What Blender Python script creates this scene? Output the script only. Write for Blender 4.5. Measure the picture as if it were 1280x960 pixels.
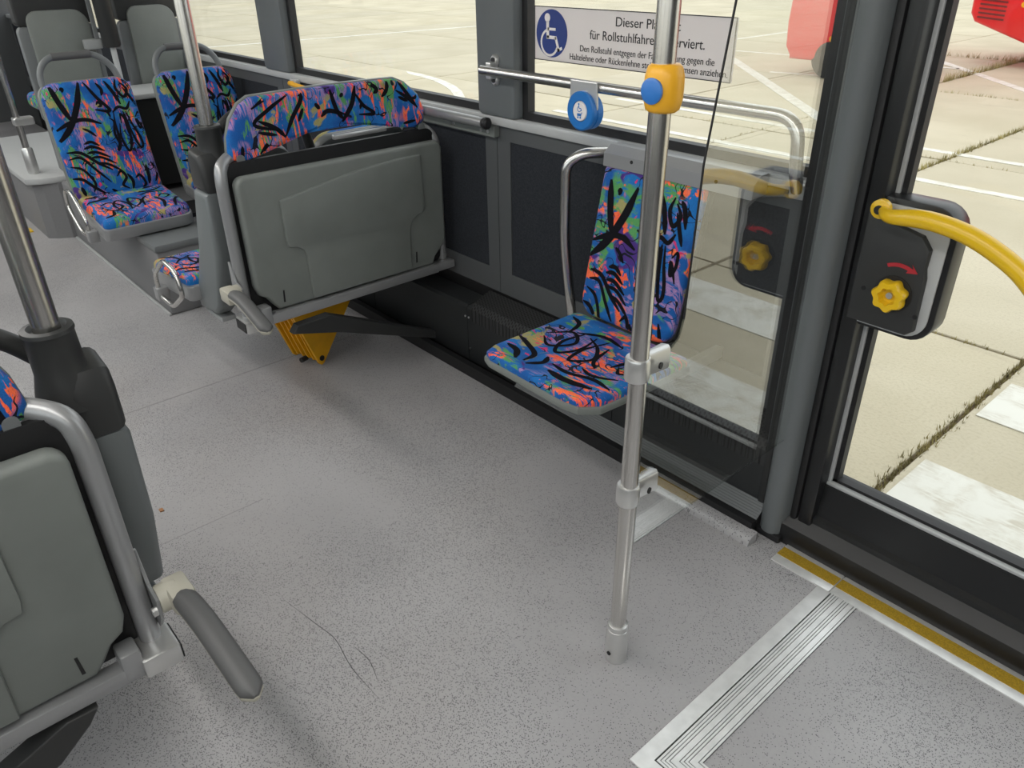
import bpy, bmesh, math, random
from mathutils import Vector, Matrix
random.seed(7)
for o in list(bpy.data.objects): bpy.data.objects.remove(o)
S = bpy.context.scene
COL = S.collection
R = math.radians
# ---------------------------------------------------------------- camera
cd = bpy.data.cameras.new('camera'); cam = bpy.data.objects.new('camera', cd); COL.objects.link(cam)
cd.sensor_width = 36.0; cd.lens = 36*961/1280; cd.clip_start = .02; cd.clip_end = 300
_th, _az, _ro = R(29.667), R(49.181), R(-0.952)
_F = Vector((-math.sin(_az)*math.cos(_th), math.cos(_az)*math.cos(_th), -math.sin(_th)))
_R0 = Vector((math.cos(_az), math.sin(_az), 0)); _U0 = _R0.cross(_F)
_R = _R0*math.cos(_ro)+_U0*math.sin(_ro); _U = _U0*math.cos(_ro)-_R0*math.sin(_ro)
cam.matrix_world = Matrix(((_R.x,_U.x,-_F.x,0),(_R.y,_U.y,-_F.y,0),(_R.z,_U.z,-_F.z,1.4),(0,0,0,1)))
S.camera = cam
# ---------------------------------------------------------------- world and exposure
W = bpy.data.worlds.new('sky'); S.world = W; W.use_nodes = True
W.node_tree.nodes['Background'].inputs[0].default_value = (.93,.97,1,1)
W.node_tree.nodes['Background'].inputs[1].default_value = 1.72
S.view_settings.view_transform = 'Standard'; S.view_settings.look = 'None'
S.view_settings.exposure = 0.0; S.view_settings.gamma = 1.0; S.view_settings.use_curve_mapping = False
S.cycles.max_bounces = 10; S.cycles.diffuse_bounces = 4; S.cycles.glossy_bounces = 4; S.cycles.transparent_max_bounces = 24
S.cycles.use_denoising = True; S.cycles.sample_clamp_indirect = 6
CEIL_FILL = 14.0

# ---------------------------------------------------------------- helpers
def tag(o, label=None, cat=None, group=None, kind=None):
    if label: o['label'] = label
    if cat: o['category'] = cat
    if group: o['group'] = group
    if kind: o['kind'] = kind
    return o
def wl(o):
    v = Vector((0,0,0))
    while o: v += o.location; o = o.parent
    return v
def empty(name, loc, label=None, cat=None, group=None, kind=None):
    o = bpy.data.objects.new(name, None); COL.objects.link(o); o.location = loc; o.empty_display_size = .05
    return tag(o, label, cat, group, kind)
def obj(name, bm, mat, parent=None, smooth=None, origin=None):
    """bm in world coordinates; origin shifts to parent's location"""
    bmesh.ops.recalc_face_normals(bm, faces=bm.faces[:])
    off = wl(parent) if parent else Vector(origin or (0,0,0))
    if off.length: bmesh.ops.translate(bm, verts=bm.verts[:], vec=-off)
    me = bpy.data.meshes.new(name); bm.to_mesh(me); bm.free()
    if isinstance(mat, (list, tuple)):
        for m in mat: me.materials.append(m)
    else: me.materials.append(mat)
    if smooth is not None:
        try:
            me.polygons.foreach_set('use_smooth', [True]*len(me.polygons))
            me.set_sharp_from_angle(angle=R(smooth))
        except Exception: pass
    o = bpy.data.objects.new(name, me); COL.objects.link(o); o.parent = parent
    if not parent and origin: o.location = origin
    return o
def NB(): return bmesh.new()
def box(bm, a, b, bev=0, seg=2):
    a, b = Vector(a), Vector(b); c = (a+b)/2; d = b-a
    t = bmesh.new(); bmesh.ops.create_cube(t, size=1, matrix=Matrix.Translation(c) @ Matrix.Diagonal((abs(d.x),abs(d.y),abs(d.z),1)))
    if bev: bmesh.ops.bevel(t, geom=t.edges[:], offset=bev, segments=seg, affect='EDGES', profile=.5)
    merge(bm, t); return bm
def merge(bm, t):
    vm = [bm.verts.new(v.co) for v in t.verts]
    t.verts.index_update()
    for f in t.faces:
        try: nf = bm.faces.new([vm[v.index] for v in f.verts]); nf.material_index = f.material_index
        except ValueError: pass
    t.free()
def prism(bm, poly, fn0, fn1, bev=0, seg=2):
    """polygon (2D) swept between two planes: fn(p)->Vector; bevel on all cap edges"""
    t = bmesh.new()
    v0 = [t.verts.new(fn0(p)) for p in poly]; v1 = [t.verts.new(fn1(p)) for p in poly]
    n = len(poly)
    f0 = t.faces.new(v0); f1 = t.faces.new(v1[::-1])
    for i in range(n): t.faces.new((v0[i], v1[i], v1[(i+1)%n], v0[(i+1)%n]))
    if bev:
        es = [e for e in f0.edges] + [e for e in f1.edges]
        bmesh.ops.recalc_face_normals(t, faces=t.faces[:])
        bmesh.ops.bevel(t, geom=es, offset=bev, segments=seg, affect='EDGES', profile=.5)
    merge(bm, t); return bm
def px(x): return lambda p: Vector((x, p[0], p[1]))      # polygon in (y,z) on plane x
def py(y): return lambda p: Vector((p[0], y, p[1]))
def pz(z): return lambda p: Vector((p[0], p[1], z))
def rrect(a0, b0, a1, b1, r, n=5):
    """rounded rectangle; r a number or 4 radii (ll, lr, ur, ul)"""
    rs = r if isinstance(r, (list, tuple)) else (r,)*4
    cs = [((a0,b0),180,rs[0],1,1), ((a1,b0),270,rs[1],-1,1), ((a1,b1),0,rs[2],-1,-1), ((a0,b1),90,rs[3],1,-1)]
    out = []
    for (cx,cy),a,rr,sx,sy in cs:
        if rr <= 1e-6: out.append((cx,cy)); continue
        for k in range(n+1):
            t = R(a + 90*k/n); out.append((cx+sx*rr+rr*math.cos(t), cy+sy*rr+rr*math.sin(t)))
    return out
def smooth_path(pts, r=.03, n=5):
    """round the corners of a polyline"""
    pts = [Vector(p) for p in pts]; out = [pts[0]]
    for i in range(1, len(pts)-1):
        p = pts[i]; a = (pts[i-1]-p); b = (pts[i+1]-p)
        rr = min(r, a.length*.49, b.length*.49)
        A = p + a.normalized()*rr; B = p + b.normalized()*rr
        for k in range(n+1):
            t = k/n; out.append(A*(1-t)**2 + p*2*t*(1-t) + B*t*t)
    out.append(pts[-1]); return out
def catmull(pts, n=6):
    pts = [Vector(p) for p in pts]; P = [pts[0]*2-pts[1]] + pts + [pts[-1]*2-pts[-2]]; out = []
    for i in range(1, len(P)-2):
        for k in range(n):
            t = k/n; a,b,c,d = P[i-1],P[i],P[i+1],P[i+2]
            out.append(.5*((2*b)+(c-a)*t+(2*a-5*b+4*c-d)*t*t+(3*b-a-3*c+d)*t**3))
    out.append(pts[-1]); return out
def tube(bm, pts, r, n=14, closed=False, cap=True, r2=None, flat=1.0):
    pts = [Vector(p) for p in pts]; rings = []; N = len(pts)
    up = None
    for i, p in enumerate(pts):
        if closed: d = pts[(i+1)%N]-pts[i-1]
        else: d = pts[min(i+1,N-1)] - pts[max(i-1,0)]
        d.normalize()
        if up is None:
            up = Vector((0,0,1)) if abs(d.z) < .9 else Vector((1,0,0))
        u = (up - d*up.dot(d)); u.normalize(); up = u; w = d.cross(u)
        rr = r if r2 is None else r + (r2-r)*i/(N-1)
        if isinstance(r, (list, tuple)): rr = r[i]
        rings.append([bm.verts.new(p + u*rr*flat*math.cos(2*math.pi*k/n) + w*rr*math.sin(2*math.pi*k/n)) for k in range(n)])
    for i in range(N if closed else N-1):
        a, b = rings[i], rings[(i+1)%N]
        for k in range(n): bm.faces.new((a[k], a[(k+1)%n], b[(k+1)%n], b[k]))
    if cap and not closed:
        bm.faces.new(rings[0][::-1]); bm.faces.new(rings[-1])
    return bm
def lathe(bm, prof, base, axis, n=24, lobes=0, amp=0):
    """prof: list of (radius, distance along axis)"""
    axis = Vector(axis).normalized(); base = Vector(base)
    u = axis.orthogonal().normalized(); w = axis.cross(u); rings = []
    for r, h in prof:
        ring = []
        for k in range(n):
            t = 2*math.pi*k/n; rr = r*(1+amp*math.cos(lobes*t)) if lobes else r
            ring.append(bm.verts.new(base + axis*h + (u*math.cos(t)+w*math.sin(t))*rr))
        rings.append(ring)
    for a, b in zip(rings, rings[1:]):
        for k in range(n): bm.faces.new((a[k], a[(k+1)%n], b[(k+1)%n], b[k]))
    bm.faces.new(rings[0][::-1]); bm.faces.new(rings[-1]); return bm
def ray_s(outline, c, p):
    """how far p is from c relative to the outline in that direction (0..1)"""
    dx, dy = p[0]-c[0], p[1]-c[1]
    if abs(dx)+abs(dy) < 1e-9: return 0
    best = None; n = len(outline)
    for i in range(n):
        x1,y1 = outline[i][0]-c[0], outline[i][1]-c[1]; x2,y2 = outline[(i+1)%n][0]-c[0], outline[(i+1)%n][1]-c[1]
        ex,ey = x2-x1, y2-y1; den = dx*ey-dy*ex
        if abs(den) < 1e-12: continue
        t = (x1*ey-y1*ex)/den; s = (x1*dy-y1*dx)/den
        if t > 0 and -1e-6 <= s <= 1+1e-6: best = t if best is None else max(best, t)
    return 1/best if best else 2
class Pad:
    """cushion over a 2D outline: rings shrink to the centre while the depth rises; frame maps (a,b,depth)->world"""
    def __init__(s, outline, T, frame, s0=.86, bulge=0, deform=None, back=.012):
        s.o = outline; s.T = T; s.f = frame; s.s0 = s0; s.bulge = bulge; s.d = deform; s.back = back
        s.c = (sum(p[0] for p in outline)/len(outline), sum(p[1] for p in outline)/len(outline))
    def depth(s, q):
        t = max(0, (q-s.s0)/(1-s.s0)); t = min(t, 1)
        return s.T*math.sqrt(max(0, 1-t*t)) + s.bulge*(1-min(1,q)**2)
    def pt(s, a, b, q, extra=0):
        d = s.depth(q) + extra
        if s.d: d += s.d(a, b)
        return s.f(a, b, d)
    def bm(s):
        bm = NB(); qs = [1, .995, .98, .955, .92, s.s0, .7, .5, .3, .12]; rings = []
        qs = sorted(set(qs), reverse=True)
        ring = [bm.verts.new(s.f(p[0], p[1], -s.back + (s.d(*p) if s.d else 0))) for p in s.o]; rings.append(ring)
        for q in qs:
            ring = []
            for p in s.o:
                a = s.c[0]+(p[0]-s.c[0])*q; b = s.c[1]+(p[1]-s.c[1])*q
                ring.append(bm.verts.new(s.pt(a, b, q)))
            rings.append(ring)
        n = len(s.o)
        for r0, r1 in zip(rings, rings[1:]):
            for k in range(n): bm.faces.new((r0[k], r0[(k+1)%n], r1[(k+1)%n], r1[k]))
        bm.faces.new(rings[0][::-1]); bm.faces.new(rings[-1]); return bm
    def strokes(s, sets):
        """ink ribbons lying on the cover; sets: list of (points in 0..1, width)"""
        a0 = min(p[0] for p in s.o); a1 = max(p[0] for p in s.o); b0 = min(p[1] for p in s.o); b1 = max(p[1] for p in s.o)
        bm = NB()
        for pts, w in sets:
            w *= 1.12; P = catmull([(a0+(a1-a0)*x, b0+(b1-b0)*y, 0) for x, y in pts], 7)
            prev = None
            for i, p in enumerate(P):
                d = P[min(i+1, len(P)-1)] - P[max(i-1, 0)]
                if d.length < 1e-6: continue
                d.normalize(); nn = Vector((-d.y, d.x, 0)); e = min(1, .35+3*min(i, len(P)-1-i)/len(P))
                row = []
                for k in (-.5, .5):
                    q = p + nn*w*k*e; qq = ray_s(s.o, s.c, q)
                    row.append(None if qq > .985 else bm.verts.new(s.pt(q.x, q.y, qq, .0011)))
                if prev and None not in prev and None not in row: bm.faces.new((prev[0], prev[1], row[1], row[0]))
                prev = row
        bmesh.ops.delete(bm, geom=[v for v in bm.verts if not v.link_faces], context='VERTS')
        return bm

# ---------------------------------------------------------------- materials
def newmat(name):
    m = bpy.data.materials.new(name); m.use_nodes = True; nt = m.node_tree
    return m, nt, nt.nodes['Principled BSDF'], nt.nodes, nt.links
def plain(name, col, rough=.5, metal=0, spec=.5, bump=0, bscale=200, var=0, vscale=6, coat=0):
    m, nt, b, N, L = newmat(name)
    b.inputs['Base Color'].default_value = (*col, 1); b.inputs['Roughness'].default_value = rough
    b.inputs['Metallic'].default_value = metal; b.inputs['Specular IOR Level'].default_value = spec; b.inputs['Coat Weight'].default_value = coat
    tc = N.new('ShaderNodeTexCoord')
    if bump:
        n = N.new('ShaderNodeTexNoise'); n.inputs['Scale'].default_value = bscale; n.inputs['Detail'].default_value = 3
        L.new(tc.outputs['Object'], n.inputs['Vector'])
        bp = N.new('ShaderNodeBump'); bp.inputs['Strength'].default_value = bump; bp.inputs['Distance'].default_value = .002
        L.new(n.outputs['Fac'], bp.inputs['Height']); L.new(bp.outputs['Normal'], b.inputs['Normal'])
    if var:
        n = N.new('ShaderNodeTexNoise'); n.inputs['Scale'].default_value = vscale; n.inputs['Detail'].default_value = 6
        L.new(tc.outputs['Object'], n.inputs['Vector'])
        r = N.new('ShaderNodeValToRGB')
        r.color_ramp.elements[0].position = .3; r.color_ramp.elements[1].position = .7
        r.color_ramp.elements[0].color = (*[c*(1-var) for c in col], 1); r.color_ramp.elements[1].color = (*[min(1, c*(1+var)) for c in col], 1)
        L.new(n.outputs['Fac'], r.inputs['Fac']); L.new(r.outputs['Color'], b.inputs['Base Color'])
    return m
class NT:
    """tiny node helper"""
    def __init__(s, nt): s.nt = nt; s.N = nt.nodes; s.L = nt.links
    def link(s, v, sock):
        if hasattr(v, 'is_output'): s.L.new(v, sock)
        else: sock.default_value = v
    def math(s, op, a, b=0, c=None):
        n = s.N.new('ShaderNodeMath'); n.operation = op; s.link(a, n.inputs[0]); s.link(b, n.inputs[1])
        if c is not None: s.link(c, n.inputs[2])
        return n.outputs[0]
    def noise(s, vec, scale, detail=2, dist=0, rough=.5):
        n = s.N.new('ShaderNodeTexNoise'); s.L.new(vec, n.inputs['Vector']); n.inputs['Scale'].default_value = scale
        n.inputs['Detail'].default_value = detail; n.inputs['Distortion'].default_value = dist; n.inputs['Roughness'].default_value = rough
        return n.outputs['Fac']
    def mapping(s, vec, loc=(0,0,0), rot=(0,0,0), sc=(1,1,1)):
        n = s.N.new('ShaderNodeMapping'); s.L.new(vec, n.inputs['Vector'])
        n.inputs['Location'].default_value = loc; n.inputs['Rotation'].default_value = rot; n.inputs['Scale'].default_value = sc
        return n.outputs[0]
    def step(s, v, lo, hi):
        n = s.N.new('ShaderNodeMapRange'); n.interpolation_type = 'SMOOTHSTEP'
        s.link(v, n.inputs[0]); n.inputs[1].default_value = lo; n.inputs[2].default_value = hi
        return n.outputs[0]
    def mix(s, f, a, b):
        n = s.N.new('ShaderNodeMix'); n.data_type = 'RGBA'; s.link(f, n.inputs[0])
        for v, k in ((a, 6), (b, 7)):
            if isinstance(v, tuple): n.inputs[k].default_value = (*v, 1)
            else: s.L.new(v, n.inputs[k])
        return n.outputs[2]
    def tc(s): return s.N.new('ShaderNodeTexCoord').outputs['Object']

def mat_floor():
    m, nt, b, N, L = newmat('speckled_vinyl'); h = NT(nt); v = h.tc()
    big = h.noise(v, 1.7, 5, .3); base = h.mix(h.step(big, .3, .7), (.345,.338,.343), (.42,.412,.418))
    stain = h.noise(v, .9, 6, .8); base = h.mix(h.math('MULTIPLY', h.step(stain, .50, .75), .5), base, (.37,.345,.33))
    fine = h.noise(v, 150, 3); base = h.mix(h.math('MULTIPLY', h.step(fine, .4, .7), .16), base, (.25,.25,.26))
    dens = h.step(h.noise(v, 1.5, 3, .4), .36, .66)
    for sc, lo in ((320, .975), (430, .975)):
        vo = N.new('ShaderNodeTexVoronoi'); vo.voronoi_dimensions = '2D'; vo.inputs['Scale'].default_value = sc; L.new(v, vo.inputs['Vector'])
        sp = N.new('ShaderNodeSeparateColor'); L.new(vo.outputs['Color'], sp.inputs[0])
        pick = h.math('GREATER_THAN', sp.outputs[0], h.math('MULTIPLY_ADD', dens, -.16, lo))
        k = h.math('MULTIPLY', h.math('LESS_THAN', vo.outputs['Distance'], .40), pick)
        base = h.mix(h.math('MULTIPLY', k, .75), base, (.035,.035,.04))
    L.new(base, b.inputs['Base Color']); b.inputs['Roughness'].default_value = .40; b.inputs['Specular IOR Level'].default_value = .5
    bp = N.new('ShaderNodeBump'); bp.inputs['Strength'].default_value = .05; bp.inputs['Distance'].default_value = .001
    L.new(h.noise(v, 220, 2), bp.inputs['Height']); L.new(bp.outputs['Normal'], b.inputs['Normal']); return m
def mat_fabric():
    m, nt, b, N, L = newmat('graffiti_moquette'); h = NT(nt); v = h.tc()
    w = h.mapping(v, (0,0,0), (.5,.3,.7)); col = h.mix(h.step(h.noise(v, 9, 3, .6), .42, .62), (.010,.10,.37), (.012,.165,.50))
    # lilac thread stripes
    st = h.mapping(v, (0,0,0), (R(25),R(20),R(35)), (10,150,12)); s1 = h.noise(st, 2.2, 2, .3)
    area = h.step(h.noise(h.mapping(v, (3,1,2)), 8, 2, .8), .52, .58); col = h.mix(h.math('MULTIPLY', area, h.step(s1, .44, .52)), col, (.36,.22,.46))
    # green brush
    g = h.noise(h.mapping(v, (7,2,9), (R(40),R(10),0), (1,2.4,1)), 7, 3, .9); g2 = h.noise(h.mapping(v, (0,0,0), (0,R(30),R(50)), (12,90,20)), 2, 2)
    col = h.mix(h.math('MULTIPLY', h.step(g, .53, .59), h.step(g2, .36, .5)), col, (.10,.34,.10))
    g = h.noise(h.mapping(v, (17,5,1)), 10, 3, .9); col = h.mix(h.step(g, .61, .66), col, (.38,.34,.13))
    # deep violet
    g = h.noise(h.mapping(v, (1,15,4)), 9, 2, .9); col = h.mix(h.step(g, .61, .65), col, (.075,.03,.22))
    # orange red streaks
    so = h.mapping(v, (5,5,5), (R(-20),R(15),R(10)), (4,14,3.2)); o = h.noise(so, 3.2, 4, 1.2, .62)
    am = h.step(h.noise(h.mapping(v, (11,3,7)), 6.5, 2, .6), .51, .57); f = h.math('MULTIPLY', h.step(o, .535, .56), am)
    col = h.mix(f, col, h.mix(h.noise(v, 30, 2), (1.0,.05,.04), (1.0,.28,.08)))
    o = h.noise(h.mapping(v, (9,8,2), (R(30),R(15),R(10)), (4,12,4)), 3.5, 3, 1); col = h.mix(h.math('MULTIPLY', h.step(o, .66, .68), .9), col, (.75,.03,.14))
    # fine black scribble
    n1 = h.noise(h.mapping(v, (2,2,6)), 17, 0, 1.6); l1 = h.math('LESS_THAN', h.math('ABSOLUTE', h.math('SUBTRACT', n1, .5)), .022)
    mk = h.step(h.noise(h.mapping(v, (4,9,3)), 7, 1), .52, .54); col = h.mix(h.math('MULTIPLY', l1, mk), col, (.006,.006,.01))
    wv = h.noise(h.mapping(v, (0,0,0), (0,0,0), (1,1,1)), 500, 1); col = h.mix(h.math('MULTIPLY', h.step(wv, .4, .75), .35), col, (.01,.03,.08))
    L.new(col, b.inputs['Base Color']); b.inputs['Roughness'].default_value = .85; b.inputs['Specular IOR Level'].default_value = .25
    b.inputs['Sheen Weight'].default_value = .05; b.inputs['Sheen Tint'].default_value = (.8,.88,1,1)
    bp = N.new('ShaderNodeBump'); bp.inputs['Strength'].default_value = .3; bp.inputs['Distance'].default_value = .001
    L.new(h.noise(v, 600, 2), bp.inputs['Height']); L.new(bp.outputs['Normal'], b.inputs['Normal']); return m
def mat_glass(name, base, tint=(.97,.98,.97), rough=0.0):
    m, nt, b, N, L = newmat(name); N.remove(b); out = N['Material Output']
    t = N.new('ShaderNodeBsdfTransparent'); t.inputs[0].default_value = (*tint, 1)
    g = N.new('ShaderNodeBsdfGlossy'); g.inputs['Roughness'].default_value = rough; g.inputs['Color'].default_value = (1,1,1,1)
    h = NT(nt); ge = N.new('ShaderNodeNewGeometry'); dt = N.new('ShaderNodeVectorMath'); dt.operation = 'DOT_PRODUCT'
    L.new(ge.outputs['Normal'], dt.inputs[0]); L.new(ge.outputs['Incoming'], dt.inputs[1])
    c = h.math('ABSOLUTE', dt.outputs['Value']); sch = h.math('POWER', h.math('SUBTRACT', 1.0, c), 5.0)
    f = h.math('MULTIPLY_ADD', sch, 1-base, base)
    mx = N.new('ShaderNodeMixShader'); L.new(f, mx.inputs[0]); L.new(t.outputs[0], mx.inputs[1]); L.new(g.outputs[0], mx.inputs[2])
    L.new(mx.outputs[0], out.inputs['Surface']); return m
def mat_steel():
    m, nt, b, N, L = newmat('brushed_steel'); h = NT(nt); v = h.tc()
    n = h.noise(h.mapping(v, sc=(500,500,14)), 1, 2); b.inputs['Metallic'].default_value = 1
    L.new(h.mix(n, (.56,.545,.52), (.74,.725,.70)), b.inputs['Base Color']); b.inputs['Roughness'].default_value = .26; return m
def mat_mesh():
    m, nt, b, N, L = newmat('perforated_black'); h = NT(nt); v = h.tc()
    vo = N.new('ShaderNodeTexVoronoi'); vo.inputs['Scale'].default_value = 105; vo.inputs['Randomness'].default_value = 0
    L.new(h.mapping(v, rot=(0,0,R(30)), sc=(1,1,.001)), vo.inputs['Vector'])
    k = h.step(vo.outputs['Distance'], .30, .38)
    L.new(h.mix(k, (.002,.002,.002), (.035,.036,.037)), b.inputs['Base Color']); b.inputs['Roughness'].default_value = .55
    bp = N.new('ShaderNodeBump'); bp.inputs['Strength'].default_value = .8; bp.inputs['Distance'].default_value = .003
    L.new(k, bp.inputs['Height']); L.new(bp.outputs['Normal'], b.inputs['Normal']); return m
def mat_concrete():
    m, nt, b, N, L = newmat('cast_concrete'); h = NT(nt); v = h.tc()
    oi = N.new('ShaderNodeObjectInfo'); n = h.noise(v, .8, 6, .4); col = h.mix(h.step(n, .3, .7), (.54,.475,.335), (.65,.58,.43))
    n2 = h.noise(v, 70, 3); col = h.mix(h.math('MULTIPLY', h.step(n2, .45, .7), .35), col, (.42,.36,.26))
    n3 = h.noise(h.mapping(v, sc=(1,5,1)), 1.3, 4, .5); col = h.mix(h.math('MULTIPLY', h.step(n3, .6, .72), .25), col, (.36,.31,.24))
    r = h.math('MULTIPLY', oi.outputs['Random'], .22); col = h.mix(r, col, (.40,.37,.31))
    L.new(col, b.inputs['Base Color']); b.inputs['Roughness'].default_value = .9; b.inputs['Specular IOR Level'].default_value = .2
    bp = N.new('ShaderNodeBump'); bp.inputs['Strength'].default_value = .3; bp.inputs['Distance'].default_value = .004
    L.new(n2, bp.inputs['Height']); L.new(bp.outputs['Normal'], b.inputs['Normal']); return m
def mat_paint():
    m, nt, b, N, L = newmat('worn_road_paint'); h = NT(nt); v = h.tc()
    n = h.noise(v, 6, 8, .4, .65); n2 = h.noise(h.mapping(v, sc=(1,6,1)), 14, 4)
    f = h.math('MULTIPLY', h.step(n, .40, .66), h.step(n2, .30, .55)); L.new(h.mix(h.math('MULTIPLY', f, .7), (.78,.76,.68), (.52,.46,.35)), b.inputs['Base Color'])
    b.inputs['Roughness'].default_value = .8; return m
def mat_emit(name, col, st):
    m, nt, b, N, L = newmat(name); b.inputs['Base Color'].default_value = (.9,.9,.9,1)
    b.inputs['Emission Color'].default_value = (*col, 1); b.inputs['Emission Strength'].default_value = st; return m
M = dict(
 floor=mat_floor(), fabric=mat_fabric(), ink=plain('black_print', (.006,.006,.009), .9, spec=.15), steel=mat_steel(), mesh=mat_mesh(),
 pan=plain('grey_seat_plastic', (.185,.20,.187), .42, spec=.4, bump=.05, bscale=500, var=.07, vscale=9),
 plastic=plain('mid_grey_plastic', (.145,.155,.158), .45, bump=.06, bscale=400),
 dark=plain('charcoal_plastic', (.028,.029,.029), .45, bump=.05, bscale=400),
 shell=plain('blue_grey_shell', (.15,.165,.168), .42, bump=.04, bscale=300),
 silver=plain('silver_paint', (.34,.345,.35), .33, metal=.45, bump=.03, bscale=600),
 cast=plain('cast_aluminium', (.68,.68,.67), .32, metal=.8, bump=.06, bscale=500),
 alu=plain('rolled_aluminium', (.86,.86,.85), .34, metal=.5, var=.08, vscale=30),
 aluline=plain('black_rib_base', (.02,.02,.02), .6),  # black base showing between the raised ribs
 black=plain('black_rubber', (.010,.010,.011), .55), doorblack=plain('black_door_paint', (.011,.0115,.0125), .34, spec=.45, bump=.04, bscale=300),
 wallgrey=plain('grey_wall_trim', (.082,.087,.090), .5, bump=.05, bscale=350), carpet=plain('dark_wall_carpet', (.028,.031,.037), .95, spec=.2, bump=.6, bscale=700, var=.25, vscale=220),
 pillar=plain('pillar_grey', (.135,.147,.152), .38, bump=.03, bscale=300), sill=plain('light_sill_grey', (.42,.43,.43), .42),
 heater=plain('black_heater_steel', (.020,.022,.023), .5, bump=.04, bscale=300),
 yellow=plain('signal_yellow', (.80,.50,.008), .33, coat=.3), orange=plain('button_yellow', (.86,.43,.02), .38), blue=plain('button_blue', (.03,.17,.52), .35),
 chock=plain('chock_yellow', (.80,.40,.008), .42, var=.12, vscale=14), red=plain('arrow_red', (.42,.02,.03), .5),
 gritty=plain('yellow_grit_tape', (.40,.25,.012), .8, bump=.9, bscale=500, var=.3, vscale=300),
 signface=plain('sign_pale_face', (.66,.62,.61), .5), signblue=plain('sign_blue', (.012,.035,.20), .45), signwhite=plain('sign_white', (.80,.76,.74), .5), signink=plain('sign_black', (.010,.010,.012), .5),
 btnring=plain('ring_blue', (.01,.16,.50), .4), cream=plain('cream_lever', (.44,.42,.35), .45), armgrey=plain('armrest_grey', (.10,.10,.10), .5, bump=.08, bscale=500),
 glass=mat_glass('window_glass', .012), plexi=mat_glass('clear_screen', .18, (.97,.98,.97)),
 edgeglass=mat_glass('screen_edge', .02, (.75,.80,.78)), concrete=mat_concrete(), paint=mat_paint(), soil=plain('joint_soil', (.16,.115,.06), .95, var=.4, vscale=30), weed=plain('dry_weed', (.30,.25,.09), .8, var=.5, vscale=3),
 busred=plain('bus_red', (.80,.03,.035), .3, coat=.4), busdark=plain('bus_grille', (.16,.015,.015), .6), tyre=plain('tyre', (.015,.015,.015), .8), busglass=plain('bus_window', (.03,.04,.05), .1),
 podium=plain('grey_podium_lining', (.20,.20,.205), .6, bump=.2, bscale=400, var=.10, vscale=400), podcap=plain('pale_cap', (.46,.47,.47), .4),
 ceil=plain('ceiling_white', (.66,.67,.67), .6), fill_lamp=mat_emit('ceiling_fill', (1,.97,.93), CEIL_FILL), clear=plain('washed_grey', (.30,.31,.31), .5),
 seam=plain('floor_seam', (.29,.285,.285), .6), crumb=plain('crumb', (.35,.17,.08), .9))
MF = M['fabric']
def translucent(m, col, f):
    nt = m.node_tree; b = nt.nodes['Principled BSDF']; t = nt.nodes.new('ShaderNodeBsdfTranslucent'); t.inputs[0].default_value = (*col, 1)
    mx = nt.nodes.new('ShaderNodeMixShader'); mx.inputs[0].default_value = f
    nt.links.new(b.outputs[0], mx.inputs[1]); nt.links.new(t.outputs[0], mx.inputs[2]); nt.links.new(mx.outputs[0], nt.nodes['Material Output'].inputs['Surface'])
translucent(M['signface'], (.86,.84,.84), .60)
# ================================================================ THE SETTING
XR, XL = 3.0, -9.0
# ---- floor
fl = obj('floor', box(NB(), (XL,-.85,-.06), (XR,1.575,0)), M['floor']); tag(fl, 'grey speckled vinyl bus floor', 'floor', kind='structure')
def part_box(name, a, b, mat, parent, bev=0): return obj(name, box(NB(), a, b, bev), mat, parent, smooth=30 if bev else None)
part_box('floor_seam', (-2.62,.2,-.001), (-2.614,1.49,.0006), M['seam'], fl)
part_box('floor_seam', (-1.845,.30,-.001), (-1.843,.62,.0005), M['seam'], fl)
for pts in ([(-1.431,.478),(-1.30,.500),(-1.233,.509),(-1.138,.495),(-1.024,.496)],[(-1.19,.53),(-1.13,.535),(-1.07,.52)]):
    P_ = catmull([(a,b,0) for a, b in pts], 5); sc_ = NB(); prv = None
    for i, p in enumerate(P_):
        w_ = .0008*min(1,.2+4*min(i,len(P_)-1-i)/len(P_)); row = [sc_.verts.new((p.x,p.y-w_,.0004)), sc_.verts.new((p.x,p.y+w_,.0004))]
        if prv: sc_.faces.new((prv[0],row[0],row[1],prv[1]))
        prv = row
    obj('scratch', sc_, M['dark'], fl)
# ---- ceiling with an added fill-light band
ce = obj('ceiling', box(NB(), (XL,-.85,2.25), (XR,1.8,2.31)), M['ceil']); tag(ce, 'white bus ceiling', 'ceiling', kind='structure')
for i, yy in enumerate((-.30,)):
    part_box('fill_band', (-7,yy-.09,2.215), (2.4,yy+.09,2.2495), M['fill_lamp'], ce)  # unseen glowing band, added to brighten the interior
# ---- right wall (the one in view)
wr = empty('wall_right', (0,1.7,0), 'charcoal bus side wall with carpet panels below the windows', 'wall', kind='structure')
segs = [(-9,-7.2),(-7.2,-5.5),(-5.5,-3.52),(-3.52,-2.0),(-2.0,-.86)]
for a, b in segs:
    fr = NB(); g = .0015
    box(fr, (a+g,1.68,.30), (b-g,1.74,.385)); box(fr, (a+g,1.68,.845), (b-g,1.74,.905))
    box(fr, (a+g,1.68,.385), (a+.065,1.74,.845)); box(fr, (b-.06,1.68,.385), (b-g,1.74,.845))
    p = obj('wall_panel', fr, M['wallgrey'], wr)
    part_box('carpet_inset', (a+.0645,1.6845,.3845), (b-.0595,1.735,.8455), M['carpet'], p)
part_box('lower_wall', (-9,1.69,-.3), (-.86,1.74,.30), M['black'], wr)
part_box('belt_sill', (-9,1.662,.893), (-.86,1.74,.922), M['sill'], wr, .006)
for a, b in ((-2.07,-1.885),(-3.64,-3.40),(-5.62,-5.40),(-7.4,-7.2)):
    part_box('window_pillar', (a,1.655,.92), (b,1.74,2.25), M['pillar'], wr, .018)
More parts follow.
